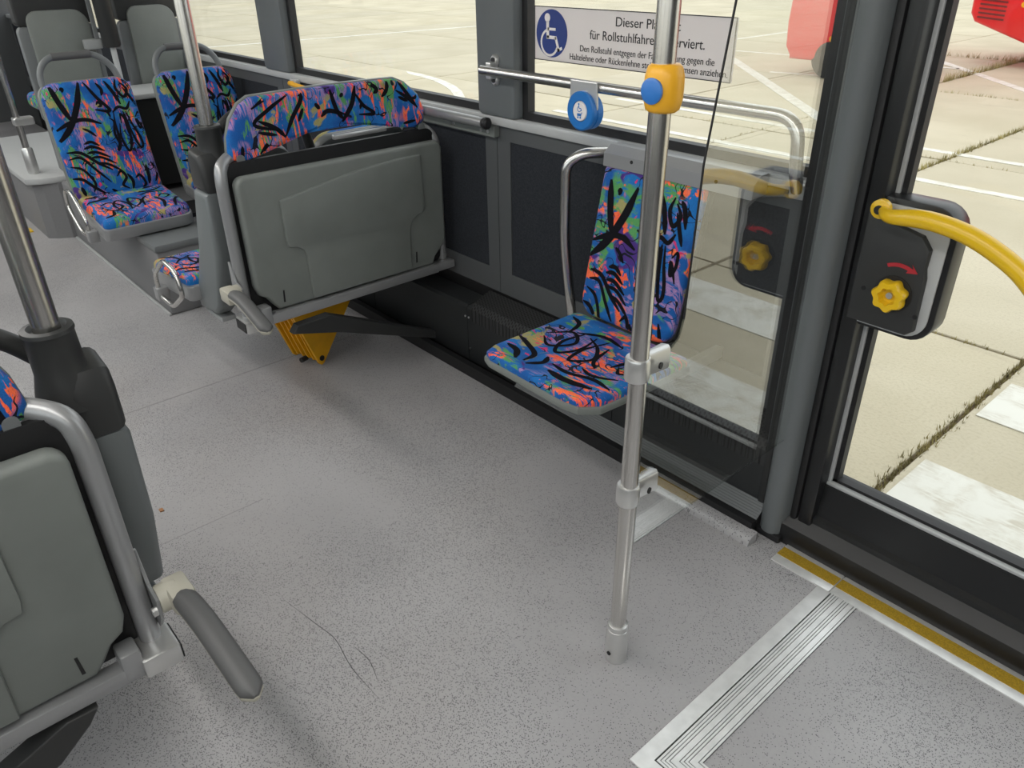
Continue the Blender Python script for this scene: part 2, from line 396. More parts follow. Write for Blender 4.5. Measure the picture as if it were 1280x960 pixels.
part_box('top_band', (-9,1.66,1.95), (-.86,1.74,2.25), M['pillar'], wr)
part_box('door_header', (-.86,1.6,2.08), (3,1.74,2.25), M['pillar'], wr)
# door post: black seal, dark cheek, grey rounded column, black seal
col = [(-.835,1.72),(-.83,1.60)] + [(-.765+.034*math.cos(R(t)), 1.588+.034*math.sin(R(t))) for t in range(180,361,20)] + [(-.725,1.60),(-.722,1.72)]
obj('door_post', prism(NB(), col, pz(.02), pz(2.1)), M['pillar'], wr, smooth=40)
part_box('post_seal', (-.865,1.625,.25), (-.832,1.73,2.1), M['black'], wr, .006)
part_box('post_cheek', (-.822,1.585,.02), (-.802,1.63,2.1), M['dark'], wr, .004)
part_box('hinge_seal', (-.728,1.59,.02), (-.708,1.70,2.1), M['black'], wr, .006)
part_box('post_foot', (-.80,1.555,0), (-.725,1.60,.022), M['black'], wr, .006)
part_box('end_wall_panel', (.66,1.66,-.3), (3,1.74,2.08), M['wallgrey'], wr)
# windows
for i, (a, b) in enumerate(((-1.885,-.865),(-3.40,-2.07),(-5.40,-3.64),(-7.2,-5.62))):
    w = empty('window_%d' % (i+1), ((a+b)/2,1.70,.92), ['side window carrying the wheelchair notice, nearest the door','large side window behind the folded bench','side window beside the two forward-facing patterned seats','rearmost side window of the door side'][i], 'window', kind='structure')
    g = NB(); t = .024
    box(g, (a,1.692,.922), (b,1.722,.922+t)); box(g, (a,1.692,1.95-t), (b,1.722,1.95)); box(g, (a,1.692,.922+t), (a+t,1.722,1.95-t)); box(g, (b-t,1.692,.922+t), (b,1.722,1.95-t))
    obj('gasket', g, M['black'], w)
    part_box('pane', (a+.015,1.704,.93), (b-.015,1.709,1.94), M['glass'], w)
# ---- left wall behind and beside the photographer
wlft = empty('wall_left', (0,-.87,0), 'bus side wall opposite the door', 'wall', kind='structure')
part_box('lower_wall', (XL,-.92,-.3), (XR,-.85,.92), M['wallgrey'], wlft)
part_box('top_band', (XL,-.92,1.95), (XR,-.85,2.25), M['pillar'], wlft)
for a in (-9,-7.2,-5.5,-3.9,-2.3,-.7,.9,2.9): part_box('window_pillar', (a,-.92,.92), (a+.1,-.85,1.95), M['pillar'], wlft)
for i, a in enumerate((-7.1,-5.4,-3.8,-2.2,-.6,1.0)):
    w = tag(obj('window_%d' % (5+i), box(NB(), (a,-.89,.92), (a+(1.6 if i else 1.6),-.885,1.95)), M['glass']), 'window pane in the opposite bus side, %s from the rear' % ('first','second','third','fourth','fifth','sixth')[i], 'window', kind='structure')
we = obj('wall_front', box(NB(), (XR,-.92,-.3), (XR+.05,1.74,2.25)), M['wallgrey']); tag(we, 'bus bulkhead behind the photographer', 'wall', kind='structure')
wb = obj('wall_back', box(NB(), (XL-.05,-.92,-.3), (XL,1.74,2.25)), M['wallgrey']); tag(wb, 'rear bulkhead of the bus', 'wall', kind='structure')
# ---- door
do = empty('door_1', (-.05,1.64,0), 'black framed glass bus door beside the clear screen', 'door', kind='structure')
obj('stile', box(NB(), (-.706,1.592,.035), (-.668,1.70,2.08), .006), M['doorblack'], do, smooth=30)
obj('stile', box(NB(), (.575,1.592,.035), (.65,1.70,2.08), .006), M['doorblack'], do, smooth=30)
obj('top_rail', box(NB(), (-.67,1.60,1.99), (.577,1.70,2.08), .004), M['doorblack'], do)
rail = [(1.60,.03),(1.60,.10),(1.612,.108),(1.624,.198),(1.70,.198),(1.70,.03)]
obj('bottom_rail', prism(NB(), rail, px(-.669), px(.576)), M['doorblack'], do, smooth=20)
obj('kick_plate', prism(NB(), [(1.572,-.30),(1.572,.06),(1.60,.085),(1.60,-.30)], px(-.80), px(.65)), M['doorblack'], do)
obj('glazing_bead', box(NB(), (-.670,1.634,.197), (-.659,1.648,2.0), .003), M['sill'], do)
obj('glazing_bead', box(NB(), (-.668,1.628,.196), (.577,1.646,.206), .003), M['sill'], do)
g = NB(); box(g, (-.659,1.642,.205), (-.647,1.668,2.0)); box(g, (-.659,1.642,.204), (.577,1.668,.214)); obj('gasket', g, M['black'], do)
obj('pane', box(NB(), (-.655,1.655,.205), (.577,1.66,2.0)), M['glass'], do)
# handle box on the door
hb = NB(); prism(hb, rrect(-.690,.655,-.515,.945,(.004,.05,.055,.004),6), py(1.66), py(1.60), .004); hx = obj('handle_box', hb, M['doorblack'], do, smooth=40)
hf = NB(); prism(hf, [(-.690,.672),(-.56,.672),(-.545,.685),(-.548,.80),(-.553,.82),(-.552,.86),(-.572,.885),(-.64,.90),(-.650,.925),(-.690,.93)], py(1.602), py(1.578), .006); obj('box_cover', hf, M['dark'], hx, smooth=30)
obj('box_rim', prism(NB(), rrect(-.68,.664,-.527,.933,(.004,.045,.05,.004),6), py(1.60), py(1.594), .002), M['podcap'], hx, smooth=40)
kn = NB(); lathe(kn, [(.031,0),(.033,.006),(.033,.022),(.030,.028),(.018,.028),(.015,.012)], (-.602,1.578,.755), (0,-1,0), 48, 7, .09); ko = obj('release_knob', kn, M['yellow'], hx, smooth=40)
tag(ko, 'yellow lobed emergency release knob')
obj('knob_bolt', lathe(NB(), [(.007,0),(.007,.016),(.003,.016)], (-.602,1.577,.755), (0,-1,0), 12), M['cast'], ko)
obj('knob_plate', lathe(NB(), [(.040,0),(.040,.003)], (-.602,1.579,.755), (0,-1,0), 32), M['black'], hx)
arw = [(-.622+.0,.806)]
arc = [( -.60+.05*math.cos(R(t)), .765+.05*math.sin(R(t))) for t in range(118,62,-8)]; arc2 = [(-.60+.058*math.cos(R(t)), .765+.058*math.sin(R(t))) for t in range(62,119,8)]
head = [(arc[-1][0]-.003,arc[-1][1]-.006),(arc[-1][0]+.02,arc[-1][1]-.002),(arc[-1][0]+.006,arc[-1][1]+.014)]
obj('arrow', prism(NB(), arc+head+arc2, py(1.5785), py(1.5765)), M['red'], hx)
for dx, dz in ((-.062,-.005),(.055,-.035)): obj('box_screw', lathe(NB(), [(.005,0),(.005,.002)], (-.602+dx,1.5785,.755+dz), (0,-1,0), 10), M['black'], hx)
yb = NB(); pth = catmull([(-.655,1.565,.925),(-.625,1.535,.925),(-.55,1.52,.938),(-.475,1.52,.928),(-.41,1.52,.903),(-.36,1.52,.872),(-.31,1.52,.82),(-.27,1.525,.74),(-.25,1.54,.6),(-.245,1.57,.5),(-.245,1.60,.48)], 5)
tube(yb, pth, [.0095+.0085*min(1, i/9) for i in range(len(pth))], 14); yo = obj('grab_bar', yb, M['yellow'], do, smooth=40); tag(yo, 'curved yellow grab bar on the door')
obj('bar_lug', lathe(NB(), [(.020,0),(.020,.012),(.012,.016)], (-.662,1.578,.925), (0,-1,0), 16), M['yellow'], yo, smooth=40)
obj('lug_screw', lathe(NB(), [(.009,0),(.009,.005)], (-.662,1.562,.925), (0,-1,0), 12), M['black'], yo)
# ---- trims on the floor
t1 = empty('trim_1', (-.2,1.53,0), 'aluminium door threshold with gritty yellow strip', 'threshold', kind='structure')
for a, b in ((-.708,-.5465),(-.5445,.62)):
    s = part_box('threshold_rail', (a,1.493,-.002), (b,1.574,.004), M['alu'], t1, .0015)
    part_box('grip_strip', (a+.001,1.521,.002), (b-.001,1.556,.0056), M['gritty'], t1)
t2 = empty('trim_2', (-.5,1.1,0), 'ribbed aluminium frame around the fold-out ramp plate', 'trim', kind='structure')
def ell(x0, x1, y0): # an L-shaped strip: along y, then along x, mitred
    d = x1-x0; return [(x0,y0),(1.2,y0),(1.2,y0+d),(x1,y0+d),(x1,1.4925),(x0,1.4925)]
obj('frame_band', prism(NB(), ell(-.575,-.541,.787), pz(-.001), pz(.0045), .001), M['alu'], t2)
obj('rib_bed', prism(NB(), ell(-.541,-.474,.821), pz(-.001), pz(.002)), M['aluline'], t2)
x = -.5375
for wdt in (.0045,.0045,.0045,.012,.0045,.0045,.012,.0045,.0045,.0045):
    if x+wdt > -.473: break
    obj('rib', prism(NB(), ell(x, x+wdt, .824+(x+.5375)), pz(.0015), pz(.0042)), M['alu'], t2); x += wdt+.0017
# ---- heater along the wall
ht = empty('heater_box', (-1.6,1.6,0), 'black wall heater box with perforated top along the floor', 'heater')
hx0, hx1 = -3.32, -.795
obj('curb', prism(NB(), [(1.488,0),(1.490,.012),(1.499,.022),(1.513,.026),(1.53,.027),(1.53,0)], px(-1.15), px(hx1+.02)), M['floor'], ht, smooth=50)
part_box('kick_strip', (hx0,1.527,0), (hx1,1.552,.046), M['black'], ht)
for i in range(7):
    u0 = i/7; y0 = 1.549+.040*u0; z0 = .047+.034*u0
    obj('rib', prism(NB(), [(y0,z0),(y0+.0045,z0+.0038),(y0+.0045,z0-.01),(y0,z0-.012)], px(-1.78), px(hx1)), M['plastic'], ht)
obj('rib_bed', prism(NB(), [(1.548,.02),(1.548,.0445),(1.59,.080),(1.59,.02)], px(-1.78), px(hx1)), M['aluline'], ht)
xs = [hx0,-2.75,-2.09,-1.36,hx1]
for a, b in zip(xs, xs[1:]):
    obj('heater_panel', prism(NB(), [(1.59,.02),(1.59,.235),(1.60,.245),(1.679,.255),(1.679,.02)], px(a+.0015), px(b-.0015)), M['heater'], ht)
obj('grille', prism(NB(), [(1.588,.19),(1.588,.238),(1.602,.262),(1.679,.29),(1.679,.25),(1.60,.245),(1.592,.23)], px(-2.06), px(hx1+.005)), M['mesh'], ht)
for xx in (-2.10,-2.08): 
    for zz in (.07,.2): obj('screw', lathe(NB(), [(.004,0),(.004,.003)], (xx if zz>.1 else -2.08,1.59,zz), (0,-1,0), 8), M['cast'], ht)
part_box('end_plate', (hx1-.004,1.592,.02), (hx1+.002,1.679,.29), M['wallgrey'], ht)
# ================================================================ SEATS
INK = [ ([(.10,.99),(.15,.82),(.22,.66)],.020), ([(.42,.98),(.33,.80),(.18,.62),(.0,.50)],.022), ([(.0,.60),(.2,.66),(.36,.67),(.52,.62)],.015),
 ([(.47,.98),(.56,.84),(.66,.72),(.50,.74)],.013), ([(.53,.78),(.56,.80),(.58,.77),(.54,.76)],.010), ([(.30,.60),(.36,.57),(.42,.52)],.010), ([(.20,.93),(.23,.94),(.22,.91)],.012),
 ([(.60,.73),(.63,.70),(.64,.66)],.009), ([(.62,.66),(.66,.62),(.63,.52),(.65,.42),(.61,.38),(.66,.46),(.67,.60),(.69,.70)],.010),
 ([(.72,.60),(.69,.48),(.73,.36),(.79,.44),(.80,.60),(.76,.68),(.74,.60)],.010), ([(.80,.70),(.79,.56),(.80,.46)],.010), ([(.81,.68),(.83,.50),(.87,.38),(.91,.40),(.90,.48),(.86,.58),(.83,.70)],.010),
 ([(.68,.70),(.76,.74),(.85,.72),(.91,.78)],.011), ([(.92,.64),(.97,.68),(.98,.60),(.94,.54),(.92,.62),(.97,.55),(1.0,.50)],.009),
 ([(.70,.97),(.76,.86),(.80,.76)],.014), ([(.83,.98),(.80,.90),(.86,.82),(.92,.88),(.86,.95)],.011), ([(.88,.90),(.94,.80),(.99,.72)],.011), ([(.90,.97),(.95,.92),(.99,.82)],.013), ([(.60,.96),(.64,.90),(.62,.85)],.012),
 ([(.05,.42),(.2,.40),(.34,.30),(.48,.22)],.012), ([(.05,.36),(.18,.36),(.30,.24),(.42,.12)],.010), ([(.04,.30),(.16,.26),(.24,.14),(.20,.06)],.010), ([(.02,.20),(.12,.18),(.22,.10),(.34,.02)],.012),
 ([(.26,.47),(.34,.48),(.42,.44)],.011), ([(.24,.43),(.34,.44),(.46,.39)],.011), ([(.26,.39),(.36,.39),(.50,.33)],.011), ([(.28,.35),(.40,.34),(.54,.27)],.010), ([(.36,.30),(.46,.27),(.58,.20)],.010),
 ([(.50,.16),(.56,.20),(.60,.14),(.54,.08),(.60,.04)],.011), ([(.62,.17),(.66,.10),(.64,.03)],.012), ([(.70,.12),(.76,.14),(.80,.06),(.74,.02)],.010), ([(.86,.22),(.86,.12),(.84,.05)],.014), ([(.93,.24),(.97,.14),(.92,.06)],.011),
 ([(.08,.12),(.10,.04)],.014), ([(.40,.06),(.46,.02)],.010) ]
CTA = [ ([(.10,.55),(.22,.72),(.34,.60),(.24,.42),(.12,.50)],.010), ([(.30,.78),(.26,.55),(.34,.38),(.42,.55),(.40,.78)],.010), ([(.36,.75),(.50,.66),(.58,.50),(.48,.36),(.44,.56),(.50,.80)],.010), ([(.24,.74),(.42,.84),(.62,.80)],.011), ([(.56,.72),(.60,.50),(.68,.40)],.010),
 ([(.0,.35),(.14,.30),(.28,.22),(.30,.08)],.014), ([(.05,.18),(.16,.16),(.24,.06)],.016), ([(.45,.22),(.60,.20),(.78,.26),(.95,.22)],.013), ([(.50,.12),(.66,.10),(.86,.14)],.020), ([(.62,.34),(.74,.30),(.90,.38)],.010), ([(.72,.92),(.78,.70),(.74,.50)],.013), ([(.84,.94),(.90,.74),(.98,.64)],.012), ([(.80,.62),(.90,.56),(.84,.46),(.78,.54)],.009), ([(.05,.92),(.16,.86),(.20,.70)],.012), ([(.36,.28),(.40,.18),(.34,.06)],.014) ]
def sink(S_, dx=0, dy=0, sx=1, sy=1, k=1): return [([(x*sx+dx, y*sy+dy) for x, y in p], w*k) for p, w in S_]

def seat(name, fx, xc, y0, y1, zc, dep, top, label, group, aisle=None, lean=.13, loop=True, ink=INK, handle=True, high=0, shellmat='pan', bi=0):
    """a bus seat; fx = +1 faces +X. xc = crease, dep = cushion depth, top = height of the back top, aisle = y side (+1/-1) with side loop"""
    t = empty(name, (xc+fx*dep/2, (y0+y1)/2, zc-.14), label, 'seat', group)
    # cushion
    fc = lambda a, b, d: Vector((xc+fx*b, a, zc-.035*b/dep+d))
    o = rrect(y0+.008, -.01, y1-.008, dep, (.02,.05,.05,.02)) if True else None
    dfm = lambda a, b: -.014*(1-((2*(a-y0)/(y1-y0)-1))**2)*(1-.6*b/dep) + .006
    pc = Pad(o, .026, fc, .84, 0, dfm)
    c = obj('cushion', pc.bm(), MF, t, smooth=60)
    obj('cushion_print', pc.strokes(CTA), M['ink'], c)
    bm = NB(); oo = rrect(y0, -.03, y1, dep+.012, (.02,.06,.06,.02))
    prism(bm, oo, lambda p: fc(p[0], p[1], -.008), lambda p: fc(p[0], p[1]*.97, -.062), .006); obj('seat_pan', bm, M['silver'], t, smooth=35)
    # backrest
    Lb = (top-zc); tl = math.atan2(lean, Lb); H = math.hypot(lean, Lb)
    fb = lambda a, b, d: Vector((xc-fx*b*math.sin(tl)+fx*d*math.cos(tl), a, zc+b*math.cos(tl)+d*math.sin(tl)))
    ob = rrect(y0+.006+max(0,bi), .0, y1-.006+min(0,bi), H, (.03,.03,.06,.06))
    pb = Pad(ob, .028, fb, .88, .008)
    b = obj('backrest', pb.bm(), MF, t, smooth=60)
    fl_ = (lambda S_: S_) if fx > 0 else (lambda S_: S_)
    obj('backrest_print', pb.strokes(fl_(ink)), M['ink'], b)
    bm = NB(); prism(bm, rrect(y0+max(0,bi), -.06, y1+min(0,bi), H+.006+high, (.03,.03,.065,.065)), lambda p: fb(p[0], p[1], -.005), lambda p: fb(p[0], p[1], -.045), .010); obj('back_shell', bm, M[shellmat], t, smooth=35)
    if handle:
        pts = [fb(y0+.035, H-.05, -.02), fb(y0+.035, H+.05, -.02), fb(y0+.085, H+.108, -.02), fb(y1-.105, H+.108, -.02), fb(y1-.045, H+.045, -.02), fb(y1-.035, H-.05, -.02)]
        hd = obj('grab_handle', tube(NB(), smooth_path(pts, .05, 5), .0135, 10), M['plastic'], t, smooth=50)
        obj('grip', tube(NB(), [fb(y0+.105, H+.108, -.02), fb(y1-.125, H+.108, -.02)], .0165, 12), M['armgrey'], hd, smooth=50)
    if aisle is not None:
        ya = y0 if aisle < 0 else y1
        L_ = lambda b, z: Vector((xc+fx*b, ya+aisle*.028, z))
        pts = [L_(dep*.62,zc-.10), L_(dep*.62,zc-.02), L_(dep*.25,zc+.07), L_(-.02,zc+.06), L_(-.05,zc-.02), L_(dep*.25,zc-.105)]
        pp = smooth_path([pts[0]]+pts[1:]+[pts[0]], .03, 4)
        obj('side_loop', tube(NB(), pp[:-1], .0085, 10, closed=True), M['steel'], t, smooth=50)
        part_box('loop_bracket', tuple(L_(dep*.62-.02,zc-.12)-Vector((0,.012,0))), tuple(L_(dep*.62+.025,zc-.07)+Vector((0,.03 if aisle<0 else -.03,0))), M['silver'], t, .004)
    return t
PG = 'patterned seats'
seat('bus_seat', 1, -3.86, .765, 1.155, .425, .36, .91, 'blue graffiti-patterned forward seat on the aisle, with steel side loop', PG, aisle=-1)
seat('bus_seat', 1, -3.86, 1.255, 1.635, .425, .36, .91, 'blue graffiti-patterned forward seat beside the window', PG)
seat('bus_seat', -1, -2.62, .775, 1.155, .40, .36, .855, 'rear-facing seat behind the folded bench, its steel loop showing at the aisle', PG, aisle=-1, lean=.16, shellmat='plastic', handle=False, bi=.125)
seat('bus_seat', -1, -2.62, 1.245, 1.615, .40, .36, .855, 'rear-facing window seat hidden behind the folded bench', PG, lean=.16, shellmat='plastic', handle=False)
seat('bus_seat', -1, -1.53, -.27, .11, .36, .36, .80, 'rear-facing seat behind the nearest folded bench, mostly hidden by it', PG, lean=.16, shellmat='plastic', handle=False, bi=-.07)
# tall grey seat backs at the rear
def tall_seat(y0, y1, label):
    x = -4.55; t = empty('tall_seat', (x-.2,(y0+y1)/2,.35), label, 'seat', 'tall grey seat backs at the rear')
    obj('back_shell', prism(NB(), rrect(y0-.03,.66,y1+.03,1.10,(.03,.03,.03,.03)), px(x), px(x-.05), .008), M['plastic'], t, smooth=35)
    obj('back_panel', prism(NB(), rrect(y0+.015,.68,y1,1.165,(.02,.02,.07,.05)), px(x+.022), px(x-.002), .008), M['pan'], t, smooth=35)
    obj('headrest', prism(NB(), rrect(y0-.03,1.10,y1+.03,1.40,(.02,.02,.08,.08)), px(x+.006), px(x-.07), .012), M['dark'], t, smooth=35)
    obj('cushion', box(NB(), (x-.45,y0,.68), (x-.05,y1,.76), .03, 3), MF, t, smooth=40)
    obj('pedestal', box(NB(), (x-.42,y0+.05,.345), (x-.08,y1-.05,.68), .01), M['podium'], t)
tall_seat(.90, 1.19, 'tall grey plastic seat back behind the aisle graffiti seat')
tall_seat(1.36, 1.615, 'tall grey plastic seat back behind the window graffiti seat')

# wheel podium under the forward seats
pd = empty('wheel_podium', (-4.1,1.3,0), 'grey lined wheel-arch podium carrying the patterned seats', 'podium')
part_box('podium_body', (-4.80,.905,0), (-3.34,1.58,.318), M['podium'], pd, .012)
part_box('podium_rim', (-3.56,.898,.29), (-3.33,1.58,.322), M['plastic'], pd, .008)
part_box('floor_trim', (-4.78,.893,0), (-3.34,.9052,.012), M['sill'], pd, .003)
part_box('seat_plinth', (-3.86,.95,.318), (-3.64,1.57,.336), M['black'], pd)
sb = empty('step_box', (-5.2,1.2,0), 'grey step box with pale chamfered cap behind the patterned seats', 'box')
cap = [(-4.83,.80),(-4.87,.75),(-6.2,.75),(-6.2,1.64),(-4.806,1.64),(-4.806,.88)]
ins = [(-4.85,.82),(-4.89,.78),(-6.2,.78),(-6.2,1.64),(-4.81,1.64),(-4.81,.89)]
obj('box_body', prism(NB(), ins, pz(0), pz(.31)), M['podium'], sb)
obj('box_cap', prism(NB(), cap, pz(.309), pz(.343), .008), M['podcap'], sb, smooth=30)
part_box('edge_strip', (-5.16,.40,0), (-5.08,.745,.006), M['yellow'], sb)
lg = empty('rear_ledge', (-4.4,1.3,.3), 'pale ledge between the patterned seats and tall seat backs', 'ledge')
part_box('ledge_top', (-4.50,.98,.775), (-4.16,1.655,.80), M['podcap'], lg, .006)
part_box('ledge_body', (-4.48,1.02,.345), (-4.20,1.65,.775), M['dark'], lg)
part_box('side_grille', (-4.52,.90,.36), (-4.49,1.01,.66), M['clear'], lg)

# ================================================================ FOLDED BENCHES
def bench(x0, ya, s, dz, label, posx):
    Y = lambda v: ya + s*v; Z = lambda z: z+dz
    t = empty('folding_bench', (x0-.03, Y(.37), Z(.33)), label, 'bench', 'folded benches')
    P = lambda pts: [(Y(a), Z(b)) for a, b in pts]
    pan = [(.002,.47),(.012,.44),(.035,.425),(.055,.395),(.07,.378),(.69,.372),(.70,.40),(.742,.44),(.752,.47)]
    arc_ = [(.757-.03+.03*math.cos(R(a)), .786-.001+.03*math.sin(R(a))) for a in range(0,91,18)] + [(.03+.03*math.cos(R(a)), .786+.03*math.sin(R(a))) for a in range(90,181,18)]
    bm = NB(); prism(bm, P(pan+arc_), px(x0), px(x0-.04), .012, 3); pn = obj('seat_underside', bm, M['pan'], t, smooth=40)
    top = [(.655-.53*k/10, .728+.055*math.sin(math.pi*(.0+.5*(1-k/10)*1.1))) for k in range(11)]
    inner = [(.19,.385),(.585,.385),(.59,.53)] + [(.59+.055*(1-math.cos(R(a))), .53+.05*math.sin(R(a))) for a in (20,45,70,90)] + [(.66,.60)] + top + [(.125,.60),(.13,.578)] + [(.13+.055*math.sin(R(a)), .578-.04*(1-math.cos(R(a)))) for a in (30,60,90)]
    bm = NB(); prism(bm, P(inner), px(x0+.012), px(x0-.005), .006, 2); obj('pressed_panel', bm, M['pan'], pn, smooth=40)
    for a in (.085,.61): obj('slot', prism(NB(), P([(a,.40),(a+.006,.40),(a+.008,.44),(a+.003,.44)]), px(x0+.0012), px(x0-.001)), M['black'], pn)
    obj('backing', prism(NB(), P(rrect(-.012,.36,.752,.852,.03)), px(x0-.045), px(x0-.06)), M['black'], t)
    tb = NB(); pts = [(x0-.035,Y(-.028),Z(.36)),(x0-.035,Y(-.028),Z(.80)),(x0-.045,Y(-.02),Z(.845)),(x0-.085,Y(.03),Z(.865)),(x0-.10,Y(.10),Z(.865))]
    tube(tb, smooth_path(pts, .045, 6), .0185, 14); obj('frame_tube', tb, M['silver'], t, smooth=50)
    tb = NB(); pts = [(x0-.05,Y(.765),Z(.36)),(x0-.05,Y(.765),Z(.82)),(x0-.09,Y(.72),Z(.865)),(x0-.10,Y(.66),Z(.865))]
    tube(tb, smooth_path(pts, .045, 6), .0155, 14); obj('frame_tube', tb, M['silver'], t, smooth=50)
    obj('rail', box(NB(), (x0-.02,Y(-.02),Z(.342)), (x0+.014,Y(.70),Z(.374)), .0025), M['silver'], t, smooth=30)
    obj('rail_bracket', box(NB(), (x0-.03,Y(.0),Z(.345)), (x0+.016,Y(.035),Z(.405)), .006), M['silver'], t, smooth=30)
    ft = NB(); box(ft, (x0-.055,Y(-.062),Z(.335)), (x0+.022,Y(.005),Z(.378)), .006); f_ = obj('foot_block', ft, M['cast'], t, smooth=30)
    obj('end_cap', box(NB(), (x0-.05,Y(-.0645),Z(.34)), (x0+.018,Y(-.061),Z(.373)), .002), M['black'], f_)
    if s > 0: obj('wall_arm', box(NB(), (x0-.05,Y(.70),Z(.335)), (x0-.005,Y(.79),Z(.365)), .005), M['silver'], t, smooth=30)
    # upholstered head strip
    ol = [(.02,.875),(.03,.855),(.06,.848),(.10,.856),(.15,.884),(.22,.897),(.38,.90),(.53,.896),(.60,.882),(.66,.862),(.70,.858),(.73,.875),(.738,.91),(.72,.96),(.67,1.005),(.63,1.022),(.38,1.027),(.12,1.022),(.085,1.005),(.05,.965),(.028,.92)]
    ol = [(Y(a), Z(b)) for a, b in ol]; n_ = 4; dense = []
    for i in range(len(ol)):
        p0, p1 = ol[i], ol[(i+1)%len(ol)]
        for k in range(n_): dense.append((p0[0]+(p1[0]-p0[0])*k/n_, p0[1]+(p1[1]-p0[1])*k/n_))
    fb = lambda a, b, d: Vector((x0-.065+d-.10*(b-Z(.85)), a, b))
    pad = Pad(dense, .016, fb, .90, .0); hs = obj('head_strip', pad.bm(), MF, t, smooth=60)
    ST = [([(.30,.95),(.20,.75),(.13,.55),(.24,.40)],.010), ([(.13,.80),(.22,.95),(.36,.92),(.30,.55),(.26,.30)],.012), ([(.15,.60),(.22,.45),(.26,.28)],.012), ([(.14,.42),(.22,.34)],.009), ([(.50,.98),(.52,.6),(.55,.42)],.013), ([(.63,.95),(.60,.65),(.54,.38)],.014), ([(.62,.85),(.66,.60),(.71,.44),(.63,.46)],.010), ([(.64,.55),(.65,.62),(.67,.54)],.009), ([(.44,.52),(.48,.60),(.56,.50)],.012), ([(.42,.75),(.44,.65)],.012), ([(.55,.85),(.56,.80)],.014), ([(.70,.98),(.74,.84),(.72,.78)],.012), ([(.80,.98),(.79,.80),(.76,.70)],.012), ([(.86,.92),(.90,.70),(.95,.42)],.012), ([(.84,.78),(.90,.62),(.94,.46)],.010), ([(.85,.66),(.90,.56)],.010), ([(.91,.85),(.95,.62),(.90,.60)],.009), ([(.05,.05),(.06,.25)],.010), ([(.13,.08),(.17,.22),(.15,.12)],.009), ([(.86,.18),(.93,.20)],.009), ([(.36,.70),(.33,.50)],.010)]
    ST = [([(x if s > 0 else 1-x, y) for x, y in p], w) for p, w in ST]
    obj('strip_print', pad.strokes(ST), M['ink'], hs)
    obj('strip_shell', prism(NB(), [(Y((a-Y(0))*s*1.008-.002), b+ (.004 if b > Z(.95) else -.003)) for a, b in ol], lambda p: fb(p[0], p[1], -.004), lambda p: fb(p[0], p[1], -.022), .003), M['pan'], t, smooth=35)
    for a in (.05,.71): obj('strip_tab', prism(NB(), P(rrect(a-.012,.815,a+.012,.87,.011)), px(x0-.048), px(x0-.056)), M['plastic'], t)
    obj('latch_handle', box(NB(), (x0-.052,Y(.36),Z(.868)), (x0-.035,Y(.56),Z(.885)), .004), M['cast'], t, smooth=30)
    # armrest: bracket, hinge and grip pointing forward
    ar = obj('arm_bracket', prism(NB(), [(x0-.052,Z(.40)),(x0-.02,Z(.40)),(x0+.012,Z(.44)),(x0+.02,Z(.49)),(x0-.02,Z(.50)),(x0-.045,Z(.56)),(x0-.052,Z(.56))], py(Y(-.046)), py(Y(-.052)), .001), M['silver'], t)
    hy = -.085
    obj('arm_block', box(NB(), (x0-.022,Y(-.108),Z(.455)), (x0+.045,Y(-.066),Z(.50)), .008), M['cream'], t, smooth=35)
    obj('arm_bolt', lathe(NB(), [(.009,0),(.009,.008)], (x0+.002,Y(-.046),Z(.455)), (0,s,0), 10), M['cast'], t)
    obj('arm_hinge', lathe(NB(), [(.024,0),(.026,.004),(.026,.034),(.022,.038)], (x0+.0,Y(-.052),Z(.475)), (0,-s,0), 20), M['cream'], t, smooth=40)
    A0 = Vector((x0+.015,Y(hy),Z(.478))); A1 = Vector((x0+.285,Y(hy-.012),Z(.455)))
    ap = catmull([A0, A0.lerp(A1,.12)+Vector((0,0,.014)), A0.lerp(A1,.4)+Vector((0,0,.022)), A0.lerp(A1,.75)+Vector((0,0,.010)), A1], 5)
    rr = [.013+.0085*min(1, 4*i/len(ap)) - .012*max(0, (i/len(ap)-.85)/.15)**2 - (.010 if i == len(ap)-1 else 0) for i in range(len(ap))]
    ag = obj('arm_grip', tube(NB(), ap, rr, 14, flat=.72), M['armgrey'], t, smooth=50)
    obj('arm_base', tube(NB(), [p-Vector((0,0,.007)) for p in ap], [r*.97 for r in rr], 14, flat=.72), M['cream'], ag, smooth=50)
    return t
bench(-2.24, .872, 1, 0, 'folded grey bench against the side wall with patterned head strip', 0)
bench(-1.15, .118, -1, -.055, 'nearest folded grey bench, cut off by the left picture edge, armrest swung down', 0)
# support strut and chock below the wall-side bench
st = empty('support_strut', (-2.2,1.25,0), 'grey strut, darkened for shade, slanting under the wall-side folded bench to the floor', 'strut')
obj('strut_bar', prism(NB(), [(.98,.315),(1.10,.318),(1.53,.115),(1.53,.085),(1.12,.245),(.96,.29)], px(-2.215), px(-2.25), .003), M['dark'], st)  # grey bar in charcoal: the under-bench shade is put into its colour

